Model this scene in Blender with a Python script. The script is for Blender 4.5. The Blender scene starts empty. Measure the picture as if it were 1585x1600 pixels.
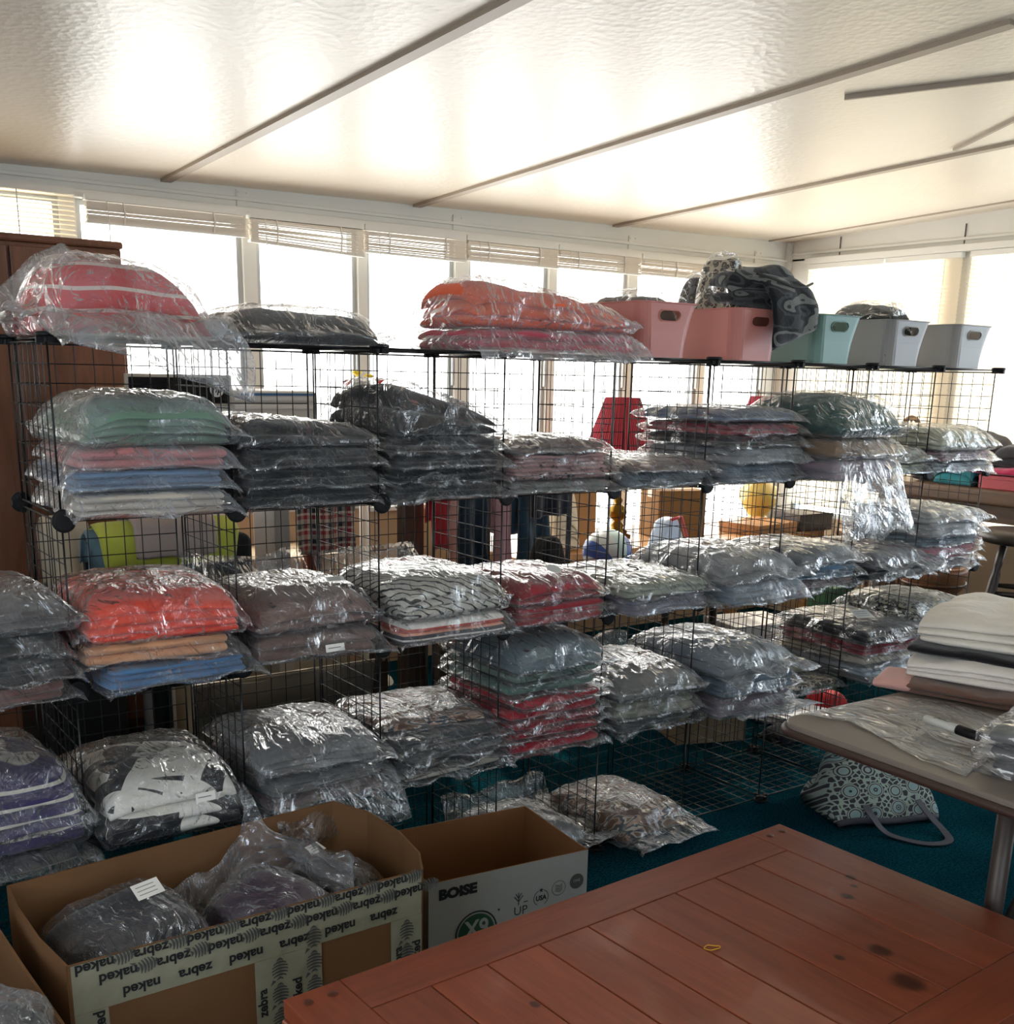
import bpy, bmesh, math, random
import numpy as np
from mathutils import Vector, Matrix

S = bpy.context.scene
COL = S.collection
PI = math.pi
R = math.radians

# ---------------------------------------------------------------- camera
F_PX, YAW, PITCH, ROLL = 1702.1, 0.62096, 0.25664, 0.021926
CAM = np.array([-0.55116, -2.34866, 1.40667])
PX, PY = 792.5, 1032.06
_fw = np.array([math.sin(YAW)*math.cos(PITCH), math.cos(YAW)*math.cos(PITCH), -math.sin(PITCH)])
_rt = np.array([math.cos(YAW), -math.sin(YAW), 0.0])
_up = np.cross(_rt, _fw)
_r2 = math.cos(ROLL)*_rt + math.sin(ROLL)*_up
_u2 = -math.sin(ROLL)*_rt + math.cos(ROLL)*_up
cam_data = bpy.data.cameras.new('camera')
cam_data.sensor_fit = 'AUTO'
cam_data.sensor_width = 36.0
cam_data.lens = 36.0*F_PX/1600.0
cam_data.shift_x = (792.5-PX)/1600.0
cam_data.shift_y = (PY-800.0)/1600.0
cam_data.clip_start = 0.05
cam = bpy.data.objects.new('camera', cam_data)
M = Matrix(((_r2[0], _u2[0], -_fw[0], CAM[0]), (_r2[1], _u2[1], -_fw[1], CAM[1]), (_r2[2], _u2[2], -_fw[2], CAM[2]), (0, 0, 0, 1)))
cam.matrix_world = M
COL.objects.link(cam)
S.camera = cam


def at(u, v, ax, val):
    """point of the line of sight through photo pixel (u, v) where coordinate ax equals val"""
    d = _r2*(u-PX)/F_PX + _u2*(PY-v)/F_PX + _fw
    t = (val-CAM[ax])/d[ax]
    return CAM + t*d


# ---------------------------------------------------------------- world, sun, exposure
W = bpy.data.worlds.new('daylight')
S.world = W
W.use_nodes = True
wn = W.node_tree
wn.nodes.clear()
wo = wn.nodes.new('ShaderNodeOutputWorld')
wb = wn.nodes.new('ShaderNodeBackground')
tc = wn.nodes.new('ShaderNodeTexCoord')
sx = wn.nodes.new('ShaderNodeSeparateXYZ')
mr = wn.nodes.new('ShaderNodeMapRange')
mr.inputs['From Min'].default_value = -0.4
mr.inputs['From Max'].default_value = 0.3
cr = wn.nodes.new('ShaderNodeMix')
cr.data_type = 'RGBA'
cr.inputs['A'].default_value = (0.74, 0.86, 0.98, 1)
cr.inputs['B'].default_value = (1.0, 0.97, 0.92, 1)
wn.links.new(tc.outputs['Generated'], sx.inputs[0])
wn.links.new(sx.outputs['Y'], mr.inputs['Value'])
wn.links.new(mr.outputs[0], cr.inputs['Factor'])
wn.links.new(cr.outputs['Result'], wb.inputs['Color'])
wb.inputs['Strength'].default_value = 6.0
wn.links.new(wb.outputs[0], wo.inputs[0])

sun = bpy.data.lights.new('sun', 'SUN')
sun.energy = 2.6
sun.angle = R(1.0)
sun.color = (1.0, 0.90, 0.74)
so = bpy.data.objects.new('sun', sun)
so.rotation_euler = (R(-54), 0, R(-22))
so.location = (3, 6, 6)
COL.objects.link(so)

S.view_settings.view_transform = 'Standard'
S.view_settings.look = 'None'
S.view_settings.gamma = 1
S.view_settings.use_curve_mapping = False
S.view_settings.exposure = 0.45
cy = S.cycles
cy.max_bounces = 9
cy.diffuse_bounces = 4
cy.glossy_bounces = 3
cy.transmission_bounces = 4
cy.transparent_max_bounces = 28
cy.caustics_reflective = False
cy.caustics_refractive = False
cy.sample_clamp_indirect = 6
cy.use_denoising = True
try:
    cy.denoiser = 'OPENIMAGEDENOISE'
except Exception:
    pass

# ---------------------------------------------------------------- helpers: objects


def link(name, me, parent=None, mat=None, loc=(0, 0, 0), rot=(0, 0, 0)):
    o = bpy.data.objects.new(name, me)
    COL.objects.link(o)
    if mat is not None:
        for m in (mat if isinstance(mat, (list, tuple)) else [mat]):
            me.materials.append(m)
    o.location = loc
    o.rotation_euler = rot
    if parent is not None:
        o.parent = parent
    return o


def thing(name, label, cat, loc=(0, 0, 0), rz=0, group=None, rot=None):
    o = bpy.data.objects.new(name, None)
    COL.objects.link(o)
    o.empty_display_size = 0.05
    o.location = loc
    o.rotation_euler = rot if rot else (0, 0, rz)
    return tag(o, label, cat, group)


def tag(o, label, cat, group=None, kind=None):
    o['label'] = label
    o['category'] = cat
    if group:
        o['group'] = group
    if kind:
        o['kind'] = kind
    return o


def structure(o):
    o['kind'] = 'structure'
    return o


class MB:
    """collects simple solids into one mesh"""
    def __init__(s):
        s.v = []
        s.f = []
        s.m = []

    def add(s, vs, fs, mi=0):
        b = len(s.v)
        s.v += [tuple(p) for p in vs]
        s.f += [tuple(b+i for i in f) for f in fs]
        s.m += [mi]*len(fs)
        return s

    def box(s, x0, x1, y0, y1, z0, z1, mi=0):
        vs = [(x0, y0, z0), (x1, y0, z0), (x1, y1, z0), (x0, y1, z0), (x0, y0, z1), (x1, y0, z1), (x1, y1, z1), (x0, y1, z1)]
        return s.add(vs, [(0, 3, 2, 1), (4, 5, 6, 7), (0, 1, 5, 4), (1, 2, 6, 5), (2, 3, 7, 6), (3, 0, 4, 7)], mi)

    def bar(s, a, b, r, n=6, r2=None, mi=0, caps=True):
        a = Vector(a)
        b = Vector(b)
        d = (b-a).normalized()
        u = d.orthogonal().normalized()
        w = d.cross(u)
        r2 = r if r2 is None else r2
        vs = []
        for p, q in ((a, r), (b, r2)):
            for k in range(n):
                t = 2*PI*k/n
                vs.append(p+(u*math.cos(t)+w*math.sin(t))*q)
        fs = [(k, (k+1) % n, n+(k+1) % n, n+k) for k in range(n)]
        if caps:
            fs += [tuple(range(n-1, -1, -1)), tuple(range(n, 2*n))]
        return s.add(vs, fs, mi)

    def tube(s, pts, r, n=6, mi=0):
        pts = [Vector(p) for p in pts]
        rr = r if isinstance(r, (list, tuple)) else [r]*len(pts)
        vs = []
        u = None
        for i, p in enumerate(pts):
            d = (pts[min(i+1, len(pts)-1)]-pts[max(i-1, 0)]).normalized()
            if u is None:
                u = d.orthogonal().normalized()
            u = (u-d*u.dot(d)).normalized()
            w = d.cross(u)
            for k in range(n):
                t = 2*PI*k/n
                vs.append(p+(u*math.cos(t)+w*math.sin(t))*rr[i])
        fs = []
        for i in range(len(pts)-1):
            for k in range(n):
                fs.append((i*n+k, i*n+(k+1) % n, (i+1)*n+(k+1) % n, (i+1)*n+k))
        fs += [tuple(range(n-1, -1, -1)), tuple(range((len(pts)-1)*n, len(pts)*n))]
        return s.add(vs, fs, mi)

    def lathe(s, prof, c=(0, 0, 0), n=24, mi=0, close=True, wob=None):
        vs = []
        for (r, z) in prof:
            for k in range(n):
                t = 2*PI*k/n
                q = r*(1+(wob(k) if wob else 0))
                vs.append((c[0]+q*math.cos(t), c[1]+q*math.sin(t), c[2]+z))
        fs = []
        for i in range(len(prof)-1):
            for k in range(n):
                fs.append((i*n+k, i*n+(k+1) % n, (i+1)*n+(k+1) % n, (i+1)*n+k))
        if close:
            fs += [tuple(range(n-1, -1, -1)), tuple(range((len(prof)-1)*n, len(prof)*n))]
        return s.add(vs, fs, mi)

    def prism(s, pts, z0, z1, mi=0):
        n = len(pts)
        vs = [(x, y, z0) for x, y in pts]+[(x, y, z1) for x, y in pts]
        fs = [(i, (i+1) % n, n+(i+1) % n, n+i) for i in range(n)]+[tuple(range(n-1, -1, -1)), tuple(range(n, 2*n))]
        return s.add(vs, fs, mi)

    def mesh(s, name, smooth=False):
        me = bpy.data.meshes.new(name)
        me.from_pydata(s.v, [], s.f)
        me.polygons.foreach_set('material_index', s.m)
        if smooth:
            me.polygons.foreach_set('use_smooth', [True]*len(s.f))
        me.update()
        return me

    def build(s, name, mat, parent=None, loc=(0, 0, 0), rot=(0, 0, 0), smooth=False, bevel=0, seg=2):
        me = s.mesh(name, smooth)
        o = link(name, me, parent, mat, loc, rot)
        if bevel:
            b = o.modifiers.new('bevel', 'BEVEL')
            b.width = bevel
            b.segments = seg
            b.limit_method = 'ANGLE'
        return o


def npmesh(name, V, Fq, smooth=True, mats=None):
    me = bpy.data.meshes.new(name)
    V = np.asarray(V, dtype=np.float32)
    Fq = np.asarray(Fq, dtype=np.int32)
    me.vertices.add(len(V))
    me.vertices.foreach_set('co', V.ravel())
    me.loops.add(Fq.size)
    me.loops.foreach_set('vertex_index', Fq.ravel())
    me.polygons.add(len(Fq))
    me.polygons.foreach_set('loop_start', np.arange(0, Fq.size, Fq.shape[1], dtype=np.int32))
    me.polygons.foreach_set('loop_total', np.full(len(Fq), Fq.shape[1], dtype=np.int32))
    if smooth:
        me.polygons.foreach_set('use_smooth', np.ones(len(Fq), dtype=bool))
    if mats is not None:
        me.polygons.foreach_set('material_index', np.asarray(mats, dtype=np.int32))
    me.update(calc_edges=True)
    return me


# ---------------------------------------------------------------- helpers: cloth and film shapes


def wave(x, y, seed, k, n=5):
    r = np.random.RandomState(seed)
    out = np.zeros_like(x)
    for i in range(n):
        a = r.uniform(0, 2*PI)
        f = k*r.uniform(0.6, 1.7)
        out += np.sin(f*(x*math.cos(a)+y*math.sin(a))+r.uniform(0, 6.28))
    return out/n


def ridge(x, y, seed, k, n=4):
    r = np.random.RandomState(seed)
    wx = wave(x, y, seed+7, k*0.5)
    wy = wave(x, y, seed+9, k*0.5)
    out = np.zeros_like(x)
    for i in range(n):
        a = r.uniform(0, 2*PI)
        f = k*r.uniform(0.5, 1.5)
        s = np.abs(np.sin(f*(x*math.cos(a)+y*math.sin(a))+.9*wx+.7*wy*(i % 2)+r.uniform(0, 6.28)))
        out += (1-s)**2.5
    return out/n


def grid_faces(nx, ny):
    """two stacked grids sharing their border; returns faces and index maps"""
    top = np.arange(nx*ny).reshape(ny, nx)
    bot = np.full((ny, nx), -1)
    bot[0, :] = top[0, :]
    bot[-1, :] = top[-1, :]
    bot[:, 0] = top[:, 0]
    bot[:, -1] = top[:, -1]
    inner = np.arange((nx-2)*(ny-2)).reshape(ny-2, nx-2)+nx*ny
    bot[1:-1, 1:-1] = inner
    ft = np.stack([top[:-1, :-1], top[:-1, 1:], top[1:, 1:], top[1:, :-1]], -1).reshape(-1, 4)
    fb = np.stack([bot[:-1, :-1], bot[1:, :-1], bot[1:, 1:], bot[:-1, 1:]], -1).reshape(-1, 4)
    return np.concatenate([ft, fb])


def edge_samples(a, b, rad, nmid):
    e = np.array([0, .04, .13, .28, .5, .75, 1.0])*rad
    m = np.linspace(a+rad, b-rad, nmid+2)[1:-1]
    return np.concatenate([a+e, m, (b-e)[::-1]])


def cloth_slabs(w, d, h, layers, seed, puff=0.15, wedge=0.0, wob=1.0, weights=None, shift=0.0):
    """folded cloth: a pile of soft slabs, centred on x, y and standing on z=0"""
    r = np.random.RandomState(seed)
    wt = np.array(weights if weights else r.uniform(.8, 1.25, layers), float)
    wt = wt/wt.sum()
    V = []
    Fq = []
    base = 0
    zc = np.concatenate([[0], np.cumsum(wt)])
    for k in range(layers):
        t = h*wt[k]
        rad = min(0.5*t+0.006, 0.04, w*0.2)
        dx = r.uniform(-.006, .006, 4)*wob
        x0, x1, y0, y1 = -w/2+dx[0], w/2+dx[1], -d/2+dx[2]*1.2, d/2+dx[3]
        if shift:
            x0 += shift*k
            x1 += shift*k
        xs = edge_samples(x0, x1, rad, 15)
        ys = edge_samples(y0, y1, rad, 15)
        nx, ny = len(xs), len(ys)
        X, Y = np.meshgrid(xs, ys)
        di = np.minimum(np.minimum(X-x0, x1-X), np.minimum(Y-y0, y1-Y))
        q = np.clip(di/rad, 0, 1)
        e = np.sqrt(np.clip(1-(1-q)**2, 0, 1))
        u = (X-(x0+x1)/2)/((x1-x0)/2)
        v = (Y-(y0+y1)/2)/((y1-y0)/2)
        prof = (1-puff*(u**4*.6+v**4*.6))*(1+wedge*u)
        sw = 1+0.10*wob*wave(X, Y, seed*3+1, 22)
        zb = h*zc[k]*prof*(sw if k else 1)
        zt = h*zc[k+1]*prof*(1+0.10*wob*wave(X, Y, seed*3+1, 22))
        if k == layers-1:
            zt = zt+0.0035*wob*wave(X, Y, seed+5, 55)*e
            zt = np.maximum(zt, .3*t*e)
        zm = (zb+zt)/2
        Zt = np.maximum(zm+(zt-zm)*e, 0.0)
        Zb = zm+(zb-zm)*e*0.97
        cu = 1-.05*np.abs(v)**6
        cv = 1-.05*np.abs(u)**6
        Xo = (X-(x0+x1)/2)*cu+(x0+x1)/2+0.004*wob*wave(Y, X, seed+k*13, 26)*np.abs(u)
        Yo = (Y-(y0+y1)/2)*cv+(y0+y1)/2+0.004*wob*wave(X, Y, seed+k*17, 26)*np.abs(v)
        top = np.stack([Xo, Yo, Zt], -1).reshape(-1, 3)
        bot = np.stack([Xo, Yo, np.maximum(Zb, 0.0)], -1)[1:-1, 1:-1].reshape(-1, 3)
        V += [top, bot]
        Fq.append(grid_faces(nx, ny)+base)
        base += len(top)+len(bot)
    return np.concatenate(V), np.concatenate(Fq)


def film_shell(w, d, h, over, seed, puff=0.15, wedge=0.0, droop=(0, 0, 0, 0), crinkle=1.0, n=46, slack=0.0, gapc=9.0, peak=0.0, slant=0.0):
    """clear bag around a slab of w x d x h: over = how far it reaches past it left, right, front, back;
    droop = how much each of those flaps falls (or rises, negative)"""
    l, r_, f, b = over
    xs = np.linspace(-w/2-l, w/2+r_, n)
    ys = np.linspace(-d/2-f, d/2+b, n)
    X, Y = np.meshgrid(xs, ys)
    el = np.maximum(-w/2-X, 0)
    er = np.maximum(X-w/2, 0)
    ef = np.maximum(-d/2-Y, 0)
    eb = np.maximum(Y-d/2, 0)
    e = np.hypot(el+er, ef+eb)
    di = np.minimum(np.minimum(X+w/2, w/2-X), np.minimum(Y+d/2, d/2-Y))
    u = np.clip(X/(w/2), -1, 1)
    v = np.clip(Y/(d/2), -1, 1)
    prof = (1-puff*(u**4*.6+v**4*.6))*(1+wedge*u)
    rad = min(.5*h+.006, .04)
    q = np.clip(di/rad, 0, 1)
    inn = 0.62+0.38*np.sqrt(np.clip(1-(1-q)**2, 0, 1))
    rd = ridge(X, Y, seed, 42)
    rd2 = ridge(X, Y, seed+3, 110)
    gap = (0.004+slack)+(0.009*rd+0.0012*rd2)*min(crinkle, gapc)
    wob = 1+0.10*wave(X, Y, seed*3+1, 22)*0
    top_in = h*prof*inn*1.06*wob+gap
    seam = 0.32*h
    fall = np.exp(-(e/0.012)**2)
    out = seam+(0.005+0.016*crinkle*wave(X, Y, seed+11, 30))*np.clip(e/0.03, 0, 1)
    Zt = np.where(di > 0, top_in, out+(top_in-out)*fall)
    Zb = np.where(di > 0, -0.0 + 0*X, out*(1-fall)+0*fall)
    lift = -(droop[0]*(el/max(l, 1e-6))**1.5+droop[1]*(er/max(r_, 1e-6))**1.5+droop[2]*(1+slant*u)*(ef/max(f, 1e-6))**1.5+droop[3]*(1+peak*(1-2*np.abs(u+.15)))*(eb/max(b, 1e-6))**1.3)
    th = 0.003+0.008*rd*crinkle
    Zt = Zt+lift+np.where(di > 0, 0, th*np.clip(e/.01, 0, 1))
    Zb = Zb+lift
    edge = np.zeros_like(X, bool)
    edge[0, :] = edge[-1, :] = edge[:, 0] = edge[:, -1] = True
    Zt = np.where(edge, (Zt+Zb)/2, Zt)
    rag = 0.014*min(crinkle+.2, 1.6)*np.clip(e/.03, 0, 1)
    Xo = X+rag*wave(X, Y, seed+21, 45)+.0012*crinkle*wave(X, Y, seed+22, 70)
    Yo = Y+rag*wave(X, Y, seed+31, 45)+.0012*crinkle*wave(X, Y, seed+32, 70)
    top = np.stack([Xo, Yo, Zt], -1).reshape(-1, 3)
    bot = np.stack([Xo, Yo, Zb], -1)[1:-1, 1:-1].reshape(-1, 3)
    return np.concatenate([top, bot]), grid_faces(n, n)


# ---------------------------------------------------------------- helpers: materials
MATS = {}


def rgb(h):
    h = h.lstrip('#')
    c = [int(h[i:i+2], 16)/255 for i in (0, 2, 4)]
    return tuple(x/12.92 if x <= .04045 else ((x+.055)/1.055)**2.4 for x in c)+(1,)


class NT:
    def __init__(s, name):
        s.m = bpy.data.materials.new(name)
        s.m.use_nodes = True
        s.t = s.m.node_tree
        s.t.nodes.clear()
        s.o = s.n('OutputMaterial')

    def n(s, typ, **kw):
        nd = s.t.nodes.new('ShaderNode'+typ)
        for k, v in kw.items():
            if k in nd.inputs:
                nd.inputs[k].default_value = v
            else:
                setattr(nd, k, v)
        return nd

    def l(s, a, b):
        s.t.links.new(a, b)

    def coords(s, scale=(1, 1, 1), rot=(0, 0, 0), kind='Object'):
        c = s.n('TexCoord')
        mp = s.n('Mapping')
        mp.inputs['Scale'].default_value = scale
        mp.inputs['Rotation'].default_value = rot
        s.l(c.outputs[kind], mp.inputs['Vector'])
        return mp.outputs['Vector']

    def noise(s, vec, scale, detail=3, rough=.5, dist=0):
        k = s.n('TexNoise')
        k.inputs['Scale'].default_value = scale
        k.inputs['Detail'].default_value = detail
        k.inputs['Roughness'].default_value = rough
        k.inputs['Distortion'].default_value = dist
        if vec is not None:
            s.l(vec, k.inputs['Vector'])
        return k.outputs['Fac']

    def ramp(s, fac, stops, mode='LINEAR'):
        k = s.n('ValToRGB')
        k.color_ramp.interpolation = mode
        el = k.color_ramp.elements
        while len(el) < len(stops):
            el.new(.5)
        for e_, (p, c) in zip(el, stops):
            e_.position = p
            e_.color = c if len(c) == 4 else tuple(c)+(1,)
        s.l(fac, k.inputs['Fac'])
        return k.outputs['Color']

    def math(s, op, a, b=None, c=None):
        k = s.n('Math', operation=op)
        for i, x in enumerate((a, b, c)):
            if x is None:
                continue
            if isinstance(x, (int, float)):
                k.inputs[i].default_value = x
            else:
                s.l(x, k.inputs[i])
        return k.outputs[0]

    def mix(s, fac, a, b):
        k = s.n('Mix', data_type='RGBA')
        for nm, x in (('Factor', fac), ('A', a), ('B', b)):
            if isinstance(x, (int, float)):
                k.inputs[nm].default_value = x
            elif isinstance(x, tuple):
                k.inputs[nm].default_value = x
            else:
                s.l(x, k.inputs[nm])
        return k.outputs['Result']

    def bump(s, height, strength=.3, dist=.01, normal=None):
        k = s.n('Bump')
        k.inputs['Strength'].default_value = strength
        k.inputs['Distance'].default_value = dist
        s.l(height, k.inputs['Height'])
        if normal is not None:
            s.l(normal, k.inputs['Normal'])
        return k.outputs['Normal']

    def bsdf(s, color, rough=.5, normal=None, metal=0, spec=.5, sheen=0, coat=0, trans=0):
        p = s.n('BsdfPrincipled')
        for nm, x in (('Base Color', color), ('Roughness', rough), ('Metallic', metal), ('Specular IOR Level', spec), ('Sheen Weight', sheen), ('Coat Weight', coat), ('Transmission Weight', trans)):
            if isinstance(x, (int, float, tuple)):
                p.inputs[nm].default_value = x
            else:
                s.l(x, p.inputs[nm])
        if normal is not None:
            s.l(normal, p.inputs['Normal'])
        return p

    def schlick(s, normal=None, f0=.045):
        g = s.n('NewGeometry')
        d = s.n('VectorMath', operation='DOT_PRODUCT')
        s.l(g.outputs['Incoming'], d.inputs[0])
        s.l(normal if normal is not None else g.outputs['Normal'], d.inputs[1])
        k = s.math('SUBTRACT', 1.0, s.math('MINIMUM', s.math('ABSOLUTE', d.outputs['Value']), 1.0))
        return s.math('MULTIPLY_ADD', s.math('POWER', k, 5.0), 1-f0, f0)

    def out(s, shader):
        s.l(shader, s.o.inputs['Surface'])
        return s.m


def cached(key, fn):
    if key not in MATS:
        MATS[key] = fn()
    return MATS[key]


def plain(name, hexc, rough=.5, metal=0, spec=.5, bump=0, bscale=60, var=.0, coat=0):
    def mk():
        t = NT(name)
        v = t.coords()
        c = rgb(hexc)
        col = c
        if var:
            nz = t.noise(v, 6, 4)
            d = tuple(x*(1-var) for x in c[:3])+(1,)
            col = t.mix(nz, d, c)
        nm = None
        if bump:
            nm = t.bump(t.noise(v, bscale, 3), bump, .004)
        return t.out(t.bsdf(col, rough, nm, metal, spec, coat=coat).outputs[0])
    return cached((name, hexc, rough, metal, spec, bump, var), mk)


def fabric(hexc, pattern=None, **kw):
    def mk():
        t = NT('fabric '+hexc.strip('#')+(' '+pattern if pattern else ''))
        v = t.coords()
        c = rgb(hexc)
        lo = tuple(x*.72 for x in c[:3])+(1,)
        col = t.mix(t.noise(v, 9, 4), lo, c)
        if pattern == 'lines':       # thin dark lines on pale cloth
            w = t.n('TexWave', wave_type='BANDS', bands_direction='DIAGONAL')
            w.inputs['Scale'].default_value = 17
            w.inputs['Distortion'].default_value = 5
            w.inputs['Detail'].default_value = 1
            w.inputs['Detail Scale'].default_value = 1.5
            t.l(v, w.inputs['Vector'])
            col = t.mix(t.ramp(w.outputs['Fac'], [(0, (1, 1, 1)), (.10, (1, 1, 1)), (.16, (0, 0, 0))]), col, (.02, .02, .025, 1))
        elif pattern == 'dots':
            vo = t.n('TexVoronoi')
            vo.inputs['Scale'].default_value = 42
            t.l(v, vo.inputs['Vector'])
            col = t.mix(t.ramp(vo.outputs['Distance'], [(0, (1, 1, 1)), (.2, (1, 1, 1)), (.27, (0, 0, 0))]), col, (.05, .03, .04, 1))
        elif pattern == 'piping':    # pale piping running over red cloth
            w = t.n('TexWave', wave_type='BANDS', bands_direction='Z')
            w.inputs['Scale'].default_value = 7
            w.inputs['Distortion'].default_value = 2.2
            w.inputs['Detail'].default_value = 1
            w.inputs['Detail Scale'].default_value = .8
            t.l(v, w.inputs['Vector'])
            col = t.mix(t.ramp(w.outputs['Fac'], [(0, (1, 1, 1)), (.05, (1, 1, 1)), (.09, (0, 0, 0))]), col, (.8, .68, .6, 1))
        elif pattern == 'bands':     # pale bands across dark cloth
            w = t.n('TexWave', wave_type='BANDS', bands_direction='Z')
            w.inputs['Scale'].default_value = 9
            w.inputs['Distortion'].default_value = 1.0
            w.inputs['Detail Scale'].default_value = .6
            t.l(v, w.inputs['Vector'])
            col = t.mix(t.ramp(w.outputs['Fac'], [(0, (1, 1, 1)), (.07, (1, 1, 1)), (.12, (0, 0, 0))]), col, (.6, .57, .5, 1))
        elif pattern == 'stripe':    # one broad red, one peach and one dark band at the fold
            sp = t.n('SeparateXYZ')
            t.l(v, sp.inputs[0])
            z = t.math('DIVIDE', sp.outputs['Z'], kw.get('h', .07))
            k = t.ramp(z, [(0, rgb('#55585e')), (.2, rgb('#d8d2cc')), (.28, rgb('#3a3f48')), (.42, rgb('#e6a890')), (.5, rgb('#d8553f')), (.72, rgb('#e4ded6'))], 'CONSTANT')
            col = k
        elif pattern == 'aztec':
            w = t.n('TexVoronoi', distance='CHEBYCHEV')
            w.inputs['Scale'].default_value = 5.5
            w.inputs['Randomness'].default_value = .75
            mp = t.coords((1, 1.2, 2.2), (0, 0, .5))
            t.l(mp, w.inputs['Vector'])
            sr = t.math('FRACT', t.math('MULTIPLY', w.outputs['Distance'], 2.3))
            col = t.mix(t.ramp(sr, [(0, (0, 0, 0)), (.45, (0, 0, 0)), (.47, (1, 1, 1))], 'LINEAR'), rgb('#e8e4da'), (.013, .013, .017, 1))
        elif pattern in ('camo', 'leopard', 'print'):
            pal = {'camo': [(0, rgb('#15181c')), (.40, rgb('#383c40')), (.47, rgb('#1a1d21')), (.55, rgb('#6a6d69')), (.64, rgb('#2a2d32'))],
                   'print': [(0, rgb('#6f4f3e')), (.44, rgb('#b89a86')), (.5, rgb('#4e5560')), (.56, rgb('#d4c8bc')), (.62, rgb('#8d6d5a'))]}
            if pattern == 'leopard':
                vo = t.n('TexVoronoi', feature='F1')
                vo.inputs['Scale'].default_value = 60
                vd = t.n('VectorMath', operation='ADD')
                nz = t.n('TexNoise')
                nz.inputs['Scale'].default_value = 30
                t.l(v, nz.inputs['Vector'])
                sc_ = t.n('VectorMath', operation='SCALE')
                sc_.inputs['Scale'].default_value = .03
                t.l(nz.outputs['Color'], sc_.inputs[0])
                t.l(v, vd.inputs[0])
                t.l(sc_.outputs[0], vd.inputs[1])
                t.l(vd.outputs[0], vo.inputs['Vector'])
                col = t.ramp(vo.outputs['Distance'], [(0, rgb('#7a6a55')), (.22, rgb('#7a6a55')), (.26, (.01, .01, .01, 1)), (.5, (.012, .011, .01, 1)), (.54, c)])
            else:
                mp = t.coords((1, 2.2, 2.2))
                col = t.ramp(t.noise(mp, 9 if pattern == 'camo' else 14, 1, .4, .3), pal[pattern], 'CONSTANT')
        elif pattern == 'plaid':
            sp = t.n('SeparateXYZ')
            t.l(v, sp.inputs[0])
            a = t.math('FRACT', t.math('MULTIPLY', sp.outputs['X'], 16))
            b = t.math('FRACT', t.math('MULTIPLY', sp.outputs['Z'], 16))
            ca = t.ramp(a, [(0, rgb('#1e2a33')), (.3, rgb('#a8a49c')), (.55, rgb('#9a2f38')), (.8, rgb('#c8c2b8'))], 'CONSTANT')
            cb = t.ramp(b, [(0, rgb('#20303a')), (.3, rgb('#b3aea6')), (.6, rgb('#8d2a36')), (.85, rgb('#d0cac0'))], 'CONSTANT')
            col = t.mix(.5, ca, cb)
        fine = t.noise(v, 420, 2)
        wr = t.noise(v, 26, 4, .6, .8)
        b1 = t.bump(wr, kw.get('wr', .35), .012)
        b2 = t.bump(fine, .25, .0012, b1)
        return t.out(t.bsdf(col, .9, b2, 0, .25, .25).outputs[0])
    return cached(('fab', hexc, pattern, tuple(sorted(kw.items()))), mk)


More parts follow.
